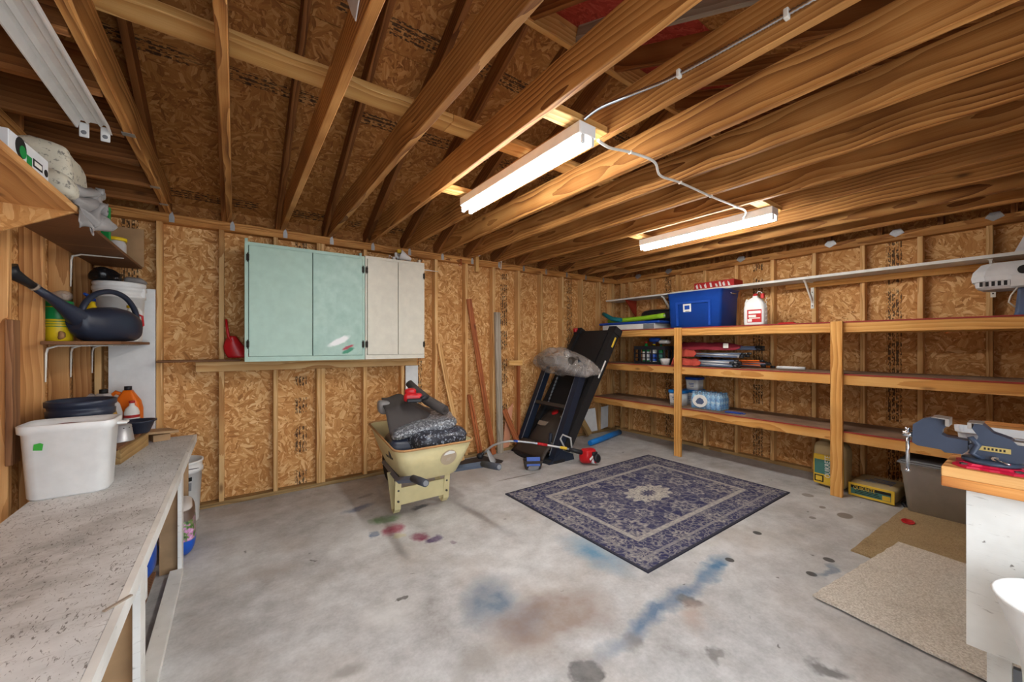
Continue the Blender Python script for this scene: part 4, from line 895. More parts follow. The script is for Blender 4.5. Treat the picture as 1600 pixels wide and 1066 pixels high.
# ---- small vented heater on the near end of the top tier
t = thing('fan_heater', 'white vented appliance with hinged hood on blue-grey stand, top shelf', 'appliance', (-.36, -4.12, Z1))
m = MB(); prof = lambda s, z: [(a, b, z) for a, b in ((-.17 * s, -.16 * s), (-.10 * s, -.235 * s), (.10 * s, -.235 * s), (.17 * s, -.16 * s), (.17 * s, .18 * s), (.10 * s, .25 * s), (-.10 * s, .25 * s), (-.17 * s, .18 * s))]
m.loft([prof(.80, .205), prof(.93, .225), prof(.95, .265)], False).build('grille_base', 'cloud_white', t)
MB().loft([prof(1.0, .266), prof(1.02, .30), prof(.98, .345), prof(.82, .40), prof(.76, .405)], False).build('hood', 'cloud_white', t)
for k in range(13):
    y = .20 - k * .029; MB().box(-.1625, -.157, y - .008, y + .008, .2275, .262).build('vent_slot', 'ink_black', t)
MB().loft([rrect(.10, .07, .03, .0), rrect(.09, .065, .03, .02), rrect(.06, .05, .02, .21)], False).build('stand', 'bluegrey_case', t, (-.05, -.02, 0))
MB().box(-.19, -.172, -.06, .06, .21, .30, bev=.004).build('hinge_plate', 'cloud_white', t)
MB().cyl((-.2, 0, .33), (-.165, 0, .33), .03, n=16).build('knob', 'ink_black', t)
MB().tube([(-.14, .03, .205), (-.15, .06, .15), (-.15, .07, .10), (-.14, .04, .06)], .005, 6).build('cord', 'cable_white', t)
# ---- middle tier
Z2 = 1.1425
t = thing('milk_crate', 'black slotted crate filled with garden bottles on the middle shelf', 'crate', (-.33, -.96, Z2))
m = MB().box(-.15, .15, -.24, .24, 0, .012)
for s in (-1, 1):
    m.box(s * .15 - .006, s * .15 + .006, -.24, .24, .20, .25).box(s * .15 - .006, s * .15 + .006, -.24, .24, .012, .035)
    m.box(-.15, .15, s * .24 - .006, s * .24 + .006, .20, .25).box(-.15, .15, s * .24 - .006, s * .24 + .006, .012, .035)
m.build('crate_frame', 'black_plastic', t)
for s in (-1, 1):
    for k in range(6): MB().box(-.007, .007, -.009, .009, .03, .205).build('slat', 'black_plastic', t, (s * .15, -.235 + k * .094, 0))
    for k in range(4): MB().box(-.009, .009, -.007, .007, .03, .205).build('slat', 'black_plastic', t, (-.145 + k * .0967, s * .24, 0))
for k, z in enumerate((.085, .145)):
    MB().box(-.154, -.148, -.24, .24, z - .006, z + .006).build('slat', 'black_plastic', t)
def bottle(lab, loc, r, h, body, cap, name='spray_bottle', cat='bottle', label=None, rz=0, sy=1.0):
    t = thing(name, lab, cat, loc, rz)
    MB().lathe([(r * .92, 0), (r, .008), (r, h * .62), (r * .8, h * .74), (r * .36, h * .84), (r * .34, h * .93)], 18, sy=sy).build('bottle', body, t)
    MB().lathe([(r * .42, h * .925), (r * .42, h * .99), (r * .36, h)], 14).build('cap', cap, t)
    if label: MB().lathe([(r * 1.012, h * .12), (r * 1.015, h * .13), (r * 1.015, h * .52), (r * 1.012, h * .53)], 18, sy=sy, cap=False).build('label', label, t)
    return t
for k, (x, y, r, h, b, c, l, lab) in enumerate(((-.40, -.86, .05, .30, 'green_plastic', 'label_red', 'label_white', 'green bottle with red cap in the black crate'), (-.40, -.98, .048, .25, 'label_white', 'ink_black', 'blue_plastic', 'white bottle with blue label in the black crate'), (-.39, -1.09, .045, .27, 'green_plastic', 'ink_black', 'label_teal', 'green bottle with teal label at the near end of the black crate'), (-.27, -.90, .05, .29, 'yellow_plastic', 'blue_plastic', 'label_white', 'yellow bottle with blue cap at the back of the black crate'))):
    bottle(lab, (x, y, Z2 + .013), r, h, b, c, label=l)
o = MB().loft(superblob(.05, .085, .035, .6, 3, .02, 9, 10)).build('work_glove', 'blue_plastic', None, (-.33, -.96, Z2 + .306), (0, 0, R(20))); tag(o, 'blue glove lying on the bottles in the black crate', 'glove')
o = MB().loft(superblob(.05, .08, .03, .6, 7, .02, 9, 10)).build('work_glove', 'label_white', None, (-.33, -1.11, Z2 + .28), (0, 0, R(-10))); tag(o, 'white and yellow glove at the near end of the black crate', 'glove')
MB().box(-.03, .03, -.03, .03, .04, .055).build('cuff', 'yellow_plastic', o)
t = thing('ceramic_cup', 'small grey cup on the middle shelf beside the black crate', 'cup', (-.54, -1.25, Z2))
MB().lathe([(.045, 0), (.06, .05), (.062, .085), (.056, .085), (.042, .008)], 18).build('cup_body', 'grey_jug', t)
# folded camp chairs: cloth bunched at the far end, bare rods and joints at the near end
def camp_chair(lab, loc, cloth, rodm, seed, L=.78, tip='black_plastic', cover=.5, nr=9):
    random.seed(seed); t = thing('camp_chair', lab, 'camp chair', loc)
    for k in range(nr):
        x0 = (k % 3 - 1) * .045 + random.uniform(-.01, .01); z0 = .014 + (k // 3) * .027 + random.uniform(0, .003)
        x1 = (k % 3 - 1) * .035 + random.uniform(-.02, .02); z1 = max(.014, z0 + random.uniform(-.016, .012)); e = random.uniform(0, .10)
        rd = MB().cyl((x0, L / 2 - random.uniform(0, .1), z0), (x1, -L / 2 + e, z1), .0085, n=8).build('rod', rodm if k % 4 else 'blue_grey_metal', t)
        MB().cyl((x1, -L / 2 + e - .035, z1), (x1, -L / 2 + e + .01, z1), .0135, n=8).build('joint', tip, rd)
    def cl(u, v):
        y = L * .52 - L * cover * u * (1 + .15 * math.sin(v * 9)); a = PI * (1.16 * v - .08)
        p = Vector((u * 6, v * 5, seed)); r = 1 + .22 * mnoise.noise(p) + .10 * mnoise.noise(p * 2.7)
        return (-.092 * r * math.cos(a), y, max(.004, .012 + .098 * r * math.sin(a) * (1 - .2 * u)))
    MB().grid(cl, 24, 18, .003).build('folded_cloth', cloth, t)
    return t
camp_chair('folded camp chair with brick red cloth and grey rods, lowest and nearest the post', (-.45, -1.76, Z2), 'brick_cloth', 'silver_paint', 3, .80, cover=.42)
camp_chair('folded camp chair with orange rods at the back of the middle shelf', (-.22, -1.98, Z2), 'navy_plastic', 'orange_plastic', 5, .78)
camp_chair('folded camp chair with slate grey rods resting on the brick red one', (-.42, -1.80, Z2 + .112), 'brick_cloth', 'silver_paint', 17, .84, cover=.30, nr=6)
c3 = camp_chair('folded camp chair with maroon cloth lying on top of the others', (-.33, -1.86, Z2 + .20), 'maroon_cloth', 'blue_grey_metal', 8, .90, cover=.72, nr=6)
for a in list(c3.children):
    if a.name.startswith('folded_cloth'): MB().box(-.108, -.106, -.03, .03, .03, .085).build('care_tag', 'label_white', a, (0, -.12, 0))
o = MB().cyl((-.30, -2.47, Z2 + .019), (-.28, -2.72, Z2 + .019), .017, n=14).cyl((-.299, -2.46, Z2 + .019), (-.30, -2.48, Z2 + .019), .012, n=10).build('lamp_tube', 'cloud_white'); tag(o, 'short white tube lying on the middle shelf left of the near post', 'tube')
# ---- lower tier
Z3 = .6125
def tub(lab, loc, r, h, lid, lblm):
    t = thing('detergent_tub', lab, 'tub', loc); MB().loft([rrect(r * .88, r * .88, r * .4, 0), rrect(r * .95, r * .95, r * .4, h * .8)], True).build('tub', 'white_plastic', t)
    MB().loft([rrect(r, r, r * .42, h * .80), rrect(r * 1.04, r * 1.04, r * .42, h * .82), rrect(r * 1.04, r * 1.04, r * .42, h * .97), rrect(r * .98, r * .98, r * .4, h)], True).build('lid', lid, t)
    MB().box(-r * .955, -r * .945, -r * .6, r * .6, h * .15, h * .65).build('label', lblm, t)
    for k in range(3): MB().box(-r * .965, -r * .956, -r * .4, r * (.1 + .12 * k), h * (.25 + .12 * k), h * (.29 + .12 * k)).build('label_print', 'blue_plastic', t)
tub('white detergent tub with bright blue lid standing left of the shelf post', (-.38, -1.345, Z3), .10, .20, 'sky_blue', 'cloud_white')
tub('white detergent tub with bright blue lid behind the water bottles', (-.135, -1.42, Z3), .11, .20, 'sky_blue', 'cloud_white')
tub('white tub with dark blue lid stacked on another tub', (-.155, -1.44, Z3 + .2005), .095, .165, 'blue_plastic', 'label_white')
t = thing('water_pack', 'shrink-wrapped pack of water bottles on the lower shelf', 'bottle pack', (-.34, -1.74, Z3))
for i in range(4):
    for j in range(6):
        MB().lathe([(.024, 0), (.030, .006), (.030, .055), (.027, .07), (.030, .085), (.030, .13), (.022, .165), (.012, .182), (.012, .19), (.014, .19), (.014, .203), (.010, .205)], 10).build('bottle', 'bottle_blue', t, (-.092 + i * .0615, .155 - j * .0615, .001)) if (i == 0 and j == 0) else None
proto = [o for o in t.children][0]
for i in range(4):
    for j in range(6):
        if i or j:
            c = proto.copy(); COL.objects.link(c); c.parent = t; c.location = (-.092 + i * .0615, .155 - j * .0615, .001)
MB().loft([rrect(.128, .19, .03, .0005), rrect(.131, .193, .03, .05), rrect(.128, .19, .03, .13), rrect(.118, .178, .03, .205), rrect(.10, .16, .03, .212)], True).build('shrink_film', 'water_film', t)
MB().lathe([(.001, 0), (.08, 0), (.082, .001)], 24, frame((-.1345, .055, .10), (0, -1, 0), (.08, 0, 1)), sx=1.15, sy=.95).build('round_label', 'label_white', t)
MB().prism([(-.055, -.02), (-.03, .02), (.0, .035), (.035, .02), (.055, -.015), (.03, -.045), (-.03, -.045)], .0012, .0018, 'Z', frame((-.1345, .055, .105), (0, -1, 0), (.08, 0, 1))).build('label_print', 'bluegrey_case', t)
o = MB().box(-.04, .045, -.09, .085, 0, .014, bev=.005).box(-.02, .02, -.12, -.088, 0.001, .010).build('sponge_pad', 'blue_plastic', None, (-.44, -2.07, Z3 + .0003), (0, 0, R(8))); tag(o, 'flat blue pad on the lower shelf right of the water bottles', 'pad')
# ---- floor under the shelves
def cement_bag(lab, loc, rot, sx, sy, sz, seed):
    t = thing('cement_bag', lab, 'bag', loc, rot=rot)
    MB().loft([[tuple(p) for p in r] for r in superblob(sx, sy, sz, .28, seed, .012, 7, 16, e2=.42)]).build('sack', 'khaki_paper', t)
    return t
t = cement_bag('yellow and tan cement sack lying flat by the grey tote', (-.285, -3.29, 0.001), (0, 0, R(-2)), .215, .165, .068, 3)
MB().box(-.222, -.214, -.158, .158, .008, .128, bev=.003).build('end_panel', 'paper_yellow', t)
MB().box(-.2245, -.2222, -.135, .138, .030, .108).build('print_panel', 'label_teal', t)
MB().box(-.2255, -.2246, -.135, .138, .084, .108).build('print_panel', 'ink_black', t)
MB().box(-.2255, -.2246, -.132, -.078, .033, .072).build('print_panel', 'paper_yellow', t)
Fq = frame((-.2262, .045, .088), (0, -1, 0), (0, 0, 1)); text('lettering', 'QUIKRETE', .042, 'paper_yellow', t, Fq, sx=.78)
for k in range(3): MB().box(-.2255, -.2246, -.07 + .01 * k, .11, .040 + .014 * k, .046 + .014 * k).build('print_line', 'ink_black', t)
for k in range(4): MB().box(-.11 + .05 * k, -.085 + .05 * k, -.11, .10 - .02 * k, .1345, .1365).build('print_line', 'bluegrey_case' if k % 2 else 'ink_grey', t)
t = cement_bag('opened cement sack standing behind the near shelf post', (-.36, -2.97, 0.001), (0, 0, R(-6)), .075, .135, .23, 8)
MB().box(-.088, -.078, -.12, .125, .03, .32, bev=.01).build('front_panel', 'paper_yellow', t); MB().box(-.0905, -.0885, -.02, .115, .13, .27).build('print_panel', 'label_teal', t)
text('lettering', 'QUIKRETE', .062, 'label_white', t, frame((-.092, .005, .21), (0, 0, 1), (0, 1, 0)), sx=.75)
MB().box(-.0905, -.0885, .04, .115, .05, .115).build('print_panel', 'ink_black', t); MB().box(-.0915, -.0906, .05, .105, .06, .105).build('print_panel', 'paper_yellow', t)
MB().lathe([(.07, 0), (.055, .03), (.062, .07), (.05, .075), (.035, .01)], 14, Matrix.Translation((0, .02, .43)), sx=.7, sy=1.1).build('torn_mouth', 'khaki_paper', t)
t = tote('storage_tote', 'grey plastic storage tote on the floor by the white workbench', 'grey_plastic', (-.36, -3.78, 0.0125), 0, .23, .30, .40, .86)
MB().box(-.245, .245, -.315, .315, 0, .012, bev=.005).box(-.225, .225, -.295, .295, .0121, .026, bev=.006).build('lid', 'ink_grey', t, (0, 0, .4005))
MB().box(-.0015, .001, -.07, .07, -.022, .022).build('label', 'label_white', t, (-.237, -.02, .34), (0, 0, 0))
o = MB().tube([(-.46, -3.50, .014), (-.40, -3.47, .014), (-.34, -3.475, .014)], .012, 8).ball((-.47, -3.505, .014), .02, 6, 1, 1, .65).build('black_strap', 'black_plastic'); tag(o, 'small black strap end on the floor between sack and tote', 'strap')
# ================================================================== WORKBENCH WITH VISE
t = thing('workbench', 'white painted workbench with thick pine top beside the doorway', 'workbench', (-2.3, -4.26, 0.0))
B = lambda x, y, z: (x + 2.3, y + 4.26, z)
wood('bench_pine', (230, 182, 118), (208, 142, 76), (142, 76, 36), 0.05)
for k, z in enumerate((.896, .934)):
    for j in range(11): lumber('top_plank', 'bench_pine', B(-3.0 + .0685 + j * .1375, -4.535, z), B(-3.0 + .0685 + j * .1375, -3.99, z), .1365, .0375, t)
MB().box(-.670, -.650, -.275, .210, .30, .876).build('end_panel', 'chipped_white', t)
MB().box(.70, .72, -.275, .210, .30, .876).build('end_panel', 'chipped_white', t)
MB().box(-.648, .698, .17, .19, .66, .876).build('apron', 'chipped_white', t)
for x in (-.62, .655):
    for y in (-.22, .135): MB().box(x - .028, x + .028, y - .028, y + .028, 0.0245, .876).build('leg', 'chipped_white', t)
MB().box(-.63, -.61, -.19, .105, .20, .26).build('stretcher', 'ink_grey', t)
MB().box(-.59, .62, -.24, .16, .262, .28).build('lower_shelf', 'chipped_white', t)
# vise: the screw axis runs along Y, the jaw reaching into the room
t = thing('bench_vise', 'blue-grey bench vise on red swivel base bolted to the pine bench', 'vise', (-2.885, -4.105, .9535))
t.scale = (1, 1, .76)
MB().loft([[(r * math.cos(2 * PI * i / 24) * (1.0 + .22 * (abs(math.sin(2 * (2 * PI * i / 24))) > .8)), r * math.sin(2 * PI * i / 24) * (1.0 + .22 * (abs(math.sin(2 * (2 * PI * i / 24))) > .8)), z) for i in range(24)] for r, z in ((.088, 0), (.088, .010), (.072, .014), (.068, .022))], False).build('swivel_base', 'crimson_paint', t)
for k in range(4):
    a = R(45 + 90 * k); MB().cyl((.088 * math.cos(a), .088 * math.sin(a), .011), (.088 * math.cos(a), .088 * math.sin(a), .019), .012, n=6, smooth=False).build('bolt', 'bolt_steel', t)
MB().lathe([(.07, .0225), (.075, .026), (.075, .038), (.06, .042)], 28).build('turntable', 'vise_blue', t)
body = [(-.17, .07), (-.17, .125), (-.06, .13), (-.045, .155), (-.005, .175), (.018, .21), (.04, .214), (.045, .185), (.03, .15), (.035, .125), (.055, .10), (.05, .06), (.03, .043), (-.06, .043), (-.09, .065)]
MB().prism(body, -.03, .03, 'X').build('fixed_body', 'vise_blue', t)
MB().prism([(-.14, .1305), (-.05, .1305), (-.05, .145), (-.14, .142)], -.024, .024, 'X').build('anvil', 'steel_tray', t)
MB().prism([(.046, .185), (.056, .187), (.056, .216), (.018, .2175), (.02, .2145), (.046, .2145)], -.045, .045, 'X').build('jaw_plate', 'steel_tray', t)
MB().tube([(-.034, .05, .145), (-.036, .03, .11), (-.036, .045, .065), (-.034, .02, .045)], .010, 8).build('cast_rib', 'vise_blue', t)
MB().box(-.0328, -.0305, -.045, .03, .085, .108).build('maker_plate', 'brass_plate', t)
for k in range(6): MB().box(-.0335, -.0329, -.033 + .009 * k, -.028 + .009 * k, .091, .102).build('plate_letter', 'ink_black', t)
MB().cyl((-.045, -.01, .055), (-.028, -.01, .055), .010, n=8).cyl((-.05, -.01, .055), (-.075, -.045, .045), .004, n=6).build('lock_lever', 'chrome', t)
mv = [(.056, .072), (.056, .122), (.108, .126), (.124, .138), (.122, .16), (.108, .185), (.112, .218), (.15, .222), (.178, .205), (.203, .172), (.205, .075), (.19, .062), (.125, .058), (.115, .046), (.07, .05)]
MB().prism(mv, -.027, .027, 'X').build('moving_jaw', 'vise_blue', t)
MB().prism([(.102, .185), (.112, .185), (.112, .2185), (.15, .2225), (.14, .226), (.102, .222)], -.045, .045, 'X').build('jaw_plate', 'steel_tray', t)
MB().cyl((0, .20, .112), (0, .236, .112), .017, .015, 14).build('screw_head', 'chrome', t)
MB().cyl((0, .222, .14), (0, .222, -.085), .0065, n=10).ball((0, .222, .14), .010, 6).ball((0, .222, -.087), .010, 6).build('handle', 'chrome', t)
t = thing('plastic_bin_lid', 'white plastic tray standing on the bench behind the vise', 'tray', (-2.665, -4.15, .9535), R(6))
MB().loft([rrect(.10, .14, .03, 0), rrect(.11, .15, .03, .10), rrect(.118, .158, .03, .105), rrect(.104, .145, .03, .105), rrect(.094, .135, .03, .006)], False).build('tray_body', 'cloud_white', t)
t = thing('waste_bin', 'white flared plastic waste bin standing in front of the workbench', 'bin', (-3.215, -4.30, 0.001))
MB().lathe([(.085, 0), (.105, .02), (.118, .40), (.125, .48), (.155, .58), (.175, .635), (.18, .645), (.172, .648), (.15, .59), (.12, .49), (.112, .40), (.095, .02)], 32).build('bin_body', 'white_plastic', t)
def smooth_path(p, n=12):
    P = [Vector(q) for q in p]; out = []
    for i in range(len(P) - 1):
        a, b, c, d = P[max(i - 1, 0)], P[i], P[i + 1], P[min(i + 2, len(P) - 1)]
        for k in range(n):
            u = k / n; out.append(.5 * ((2 * b) + (c - a) * u + (2 * a - 5 * b + 4 * c - d) * u * u + (3 * b - a - 3 * c + d) * u ** 3))
    return out + [P[-1]]
# ================================================================== PAINTED BENCH ALONG THE LEFT WALL
def worn_paint():
    t = NT('worn_paint', 0.6, 0, 0.3); o = t.obj()
    s = t.noise(t.vmath('MULTIPLY', o, (14.0, 90.0, 1.0)), 1.0, 5, 0.7, 0.9); b = t.noise(o, 2.2, 5, 0.65); f = t.noise(t.vmath('MULTIPLY', o, (90.0, 30.0, 1.0)), 1.0, 3, 0.6, 1.5)
    c = t.ramp(b.outputs[0], [(0.32, lin((160, 158, 154))), (0.44, lin((196, 195, 193))), (0.6, lin((218, 218, 217)))])
    c = t.mix(t.maprange(s.outputs[0], 0.56, 0.68, 0, 0.55), c, lin((120, 110, 100)))
    c = t.mix(t.maprange(f.outputs[0], 0.59, 0.65, 0, 0.75), c, lin((84, 74, 66)))
    t.col(c); t.bump(s.outputs[0], 0.25, 0.003); MATS['worn_paint'] = t.m
worn_paint()
plain('raw_board', (176, 142, 104), 0.7, 0, 0.12, 6.0)
t = thing('painted_bench', 'long low bench with worn white paint along the left wall', 'workbench', (-5.70, -2.30, 0.0))
Q = lambda x, y, z: (x + 5.70, y + 2.30, z)
MB().box(-.262, .248, -2.15, 2.13, .662, .68, bev=.002).build('bench_top', 'worn_paint', t)
MB().box(.2485, .268, -2.15, 2.13, .628, .681).build('front_fascia', 'chipped_white', t)
for y in (-.48, -1.08, -2.36, -3.62, -4.40):
    if y != -.48: MB().box(.236, .256, -.045, .045, .001, .6275).build('leg_face', 'chipped_white', t, Q(-5.70, y, 0))
    MB().box(.146, .2355, -.019, .019, .001, .661).build('leg', 'raw_board', t, Q(-5.70, y + .03, 0))
    MB().box(-.255, .145, -.019, .019, .57, .661).build('bearer', 'raw_board', t, Q(-5.70, y + .03, 0))
for y0, y1 in ((-4.35, -3.665), (-3.575, -2.405), (-2.315, -1.125)):
    MB().box(.20, .262, y0 + 2.30, y1 + 2.30, .001, .04).build('base_sill', 'chipped_white', t)
MB().box(-.25, .14, -2.1, 1.16, .05, .066).build('lower_deck', 'dark_board', t)
o = MB().box(-.005, .005, -.035, .035, 0, .004).build('paint_stick', 'tan_badge', None, (-5.447, -2.70, .6812), (0, 0, R(-42))); tag(o, 'thin wooden stirring stick lying on the near end of the bench', 'stick')
# ---- things under the bench
t = thing('paint_bucket', 'white paint bucket with printed label on the floor at the bench end', 'bucket', (-5.545, -.20, 0.001))
MB().lathe([(.125, 0), (.128, .01), (.148, .40), (.156, .40), (.156, .425), (.150, .43), (.150, .47), (.158, .475), (.158, .49), (.146, .49), (.120, .012)], 32).build('pail', 'white_plastic', t)
def on_cyl(a, z, r, tilt=.05): return frame((r * math.cos(a), r * math.sin(a), z), (-math.sin(a), math.cos(a), 0), (math.cos(a) * tilt, math.sin(a) * tilt, 1))
for k, (a, z, w_, h_, m_) in enumerate(((-62, .36, .05, .03, 'ink_black'), (-62, .30, .045, .06, 'ink_grey'), (-62, .19, .03, .035, 'ink_black'), (-62, .13, .03, .035, 'ink_black'), (-84, .27, .05, .05, 'ink_grey'), (-92, .15, .03, .08, 'ink_grey'))):
    F_ = on_cyl(R(a), z, .1295 + z * .05 + .0015); MB().box(-w_ / 2, w_ / 2, -h_ / 2, h_ / 2, -.002, .001, F_).build('label_print', m_, t)
MB().tube([(.15 * math.cos(a), .15 * math.sin(a), .44 - .12 * abs(math.sin((a + 1.2) * .5)) ** 2) for a in [R(-150 + 15 * k) for k in range(13)]], .0035, 6).build('bail', 'bolt_steel', t)
def flower_print():
    t = NT('flower_print', 0.4, 0, 0.4); o = t.obj(); z = t.n('SeparateXYZ', i_0=o).outputs[2]; n = t.noise(o, 34.0, 4)
    fl_ = t.ramp(n.outputs[0], [(0.36, lin((46, 80, 40))), (0.48, lin((110, 140, 70))), (0.54, lin((196, 120, 176))), (0.7, lin((230, 196, 224)))])
    c = t.mix(t.maprange(z, .125, .13), lin((24, 84, 186)), fl_); c = t.mix(t.maprange(z, .118, .122), c, c)
    c = t.mix(t.maprange(z, .25, .256), c, lin((96, 76, 66))); c = t.mix(t.maprange(z, .31, .315), c, lin((214, 208, 204)))
    t.col(c); MATS['flower_print'] = t.m
flower_print()
o = MB().loft(superblob(.10, .20, .17, .5, 4, .02, 7, 14, e2=.6)).build('potting_soil_bag', 'flower_print', None, (-5.50, -.755, 0.001), (0, 0, R(4))); tag(o, 'potting soil bag printed with flowers, blue foot, under the bench edge', 'bag')
o = MB().loft(superblob(.11, .13, .13, .55, 6, .02, 7, 12, e2=.6)).build('potting_soil_bag', 'blue_plastic', None, (-5.66, -1.20, 0.067), (0, 0, 0)); tag(o, 'plain blue bag in the shade under the bench behind the leg', 'bag')
t = thing('white_jug', 'white plastic jug on the lower deck under the bench', 'jug', (-5.62, -1.45, .067)); MB().lathe([(.06, 0), (.065, .01), (.065, .16), (.03, .21), (.022, .22), (.022, .24)], 18).build('jug_body', 'white_plastic', t); MB().cyl((0, 0, .24), (0, 0, .26), .026, n=12).build('cap', 'ink_black', t)
# ---- things on the bench
ZB = .6805
t = thing('white_tub', 'large white plastic tub with a bit of green tape on the bench', 'tub', (-5.838, -1.385, ZB))
tp = [(.132, .085, 0, .05), (.138, .09, .01, .05), (.152, .105, .31, .05), (.162, .112, .318, .05), (.164, .114, .352, .05), (.158, .110, .356, .05), (.148, .100, .33, .05), (.126, .08, .012, .04)]
cavity(tp).build('tub_body', 'white_plastic', t)
MB().box(-.022, .022, -.03, .03, .318, .332, bev=.005).build('rim_grip', 'white_plastic', t, (.178, .0, 0))
F_ = frame((-.085, -.105, .255), (1, 0, 0), (0, -.065, 1)); MB().prism([(-.016, -.014), (.012, -.018), (.016, .012), (.006, .018), (-.013, .014)], -.0005, .0022, 'Z', F_).build('tape_patch', 'tape_green', t)
o = MB().loft(superblob(.105, .06, .10, .7, 2, .01, 8, 12)).build('maroon_bundle', 'maroon_cloth', None, (-5.84, -1.385, ZB + .145)); tag(o, 'maroon bundle just showing inside the white tub', 'bundle')
t = thing('nursery_pot', 'stack of large black nursery pots behind the white tub', 'pot', (-5.868, -1.11, ZB))
pr = [(.100, 0), (.104, .01), (.122, .34), (.132, .345), (.134, .375), (.127, .378), (.129, .395), (.137, .40), (.138, .425), (.131, .43), (.122, .425), (.115, .34), (.095, .012)]
MB().lathe(pr, 36).build('outer_pot', 'navy_plastic', t)
def jug(name, lab, body, cap, loc, rz, w_, d_, h, lbl=None, hx=-1):
    t = thing(name, lab, 'jug', loc, rz)
    cavity([(w_ * .94, d_ * .94, 0, .02), (w_, d_, .01, .025), (w_, d_, h * .60, .025), (w_ * .86, d_ * .9, h * .74, .025), (w_ * .45, d_ * .5, h * .88, .015), (w_ * .3, d_ * .45, h * .93, .01)]).build('bottle', body, t, )
    MB().cyl((0, 0, h * .925), (0, 0, h), .022, n=14).build('cap', cap, t)
    MB().tube([(hx * w_ * .3, 0, h * .84), (hx * w_ * .9, 0, h * .90), (hx * w_ * 1.3, 0, h * .82), (hx * w_ * 1.25, 0, h * .66), (hx * w_ * .85, 0, h * .56)], .015, 8).build('handle', body, t)
    if lbl:
        MB().box(-w_ * .8, w_ * .8, -d_ - .0015, -d_ + .001, h * .10, h * .52).build('label', lbl, t)
    return t
# raised plank and blocks carrying the bottles
o = lumber('timber_block', 'treated_plate', (-5.775, -.92, ZB + .045), (-5.72, -.40, ZB + .045), .06, .089); tag(o, 'square timber block lying on the bench, end grain facing out', 'block')
o = lumber('timber_block', 'treated_plate', (-5.95, -.92, ZB + .045), (-5.93, -.40, ZB + .045), .06, .089); tag(o, 'square timber block on the bench close to the wall studs', 'block')
o = MB().box(-.15, .10, -.33, .28, 0, .016, bev=.002).build('plank', 'dark_board', None, (-5.83, -.62, ZB + .0905), (0, 0, R(-4))); tag(o, 'brown plank laid across two timber blocks on the bench', 'plank')
o = MB().box(-.09, .09, -.13, .13, 0, .018, bev=.002).build('plank', 'raw_board', None, (-5.66, -.22, ZB + .055), (R(-3), R(4), R(20))); tag(o, 'short thin plank at the far end of the bench near the white board', 'plank')
o = MB().box(-.05, .05, -.09, .09, 0, .05, bev=.002).build('plank', 'raw_board', None, (-5.66, -.22, ZB + .0005), (0, 0, R(20))); tag(o, 'small wooden wedge under the short plank', 'wedge')
ZK = ZB + .1075
t = thing('steel_colander', 'grey perforated steel pail upside down on the brown plank', 'colander', (-5.79, -.71, ZK))
MB().lathe([(.073, 0), (.071, .004), (.058, .10), (.05, .104), (.002, .104)], 28).build('pail', 'silver_paint', t)
for k in range(12):
    a = 2 * PI * k / 12; MB().cyl((.0605 * math.cos(a), .0605 * math.sin(a), .085), (.0585 * math.cos(a), .0585 * math.sin(a), .086), .004, n=6).build('hole', 'ink_black', t)
t = thing('plant_saucer', 'dark oval pot on the plank beside the orange jug', 'pot', (-5.735, -.46, ZK)); MB().lathe([(.055, 0), (.06, .005), (.085, .075), (.098, .08), (.098, .088), (.088, .088), (.055, .01)], 24).build('saucer_body', 'navy_plastic', t)
jug('antifreeze_jug', 'orange plastic jug with black cap on the bench by the white board', 'orange_plastic', 'black_plastic', (-5.83, -.205, ZB + .0005), R(-12), .078, .05, .42)
jug('washer_jug', 'pale grey jug with black cap behind the nursery pots', 'grey_jug', 'ink_black', (-5.935, -.33, ZB + .0005), R(-35), .095, .055, .415)
bottle('amber oil bottle with black cap beside the nursery pots', (-5.86, -.555, ZK), .035, .25, 'amber_oil', 'black_plastic', 'oil_bottle', 'bottle', 'orange_plastic')
t = bottle('white and red spray bottle in front of the orange jug', (-5.79, -.33, ZK + .001), .042, .215, 'label_white', 'label_red', 'spray_can', 'bottle', 'label_red')
MB().lathe([(.0445, .045), (.0445, .055), (.0445, .09), (.0445, .095)], 18, cap=False).build('label_stripe', 'label_white', t)
# white board standing against the back wall behind the bench
o = MB().box(-.135, .133, -.014, 0, 0, 1.16, bev=.002).build('tall_white_board', 'white_board', None, (-5.835, -.003, .70)); tag(o, 'tall white painted board standing behind the bench in the left corner', 'board')
o = lumber('nailed_board', 'dark_board', (XL + .0125, -1.36, 0.845), (XL + .0125, -1.36, 1.53), .085, .024, wlf, (1, 0, 0)); o.name = 'nailed_board'
# ---- lower bracket shelf
ZS = 1.432
def l_bracket(t, y, arm, leg, z=0.0):
    m = MB().tube([(.004, y, z - leg), (.006, y, z - .05), (.012, y, z - .022), (.05, y, z - .0065), (arm, y, z - .0055)], [.004, .007, .0085, .007, .005], 6, False, sq=(1.6, .7))
    return m.build('bracket', 'bracket_white', t)
t = thing('bracket_shelf', 'lower brown shelf on three white brackets over the bench', 'shelf', (XL + .001, -.50, ZS))
MB().box(.0, .315, -.50, .475, -.019, 0, bev=.002).build('shelf_board', 'dark_board', t)
MB().box(-.085, -.0005, -.418, -.055, -.019, 0, bev=.002).build('shelf_infill', 'dark_board', t)
for y in (-.44, -.03, .43): l_bracket(t, y, .27, .21, -.02)
# watering can: spout reaching into the stud bay
t = thing('watering_can', 'dark grey watering can with long spout on the lower bracket shelf', 'watering can', (-5.86, -.70, ZS + .0005), R(243))
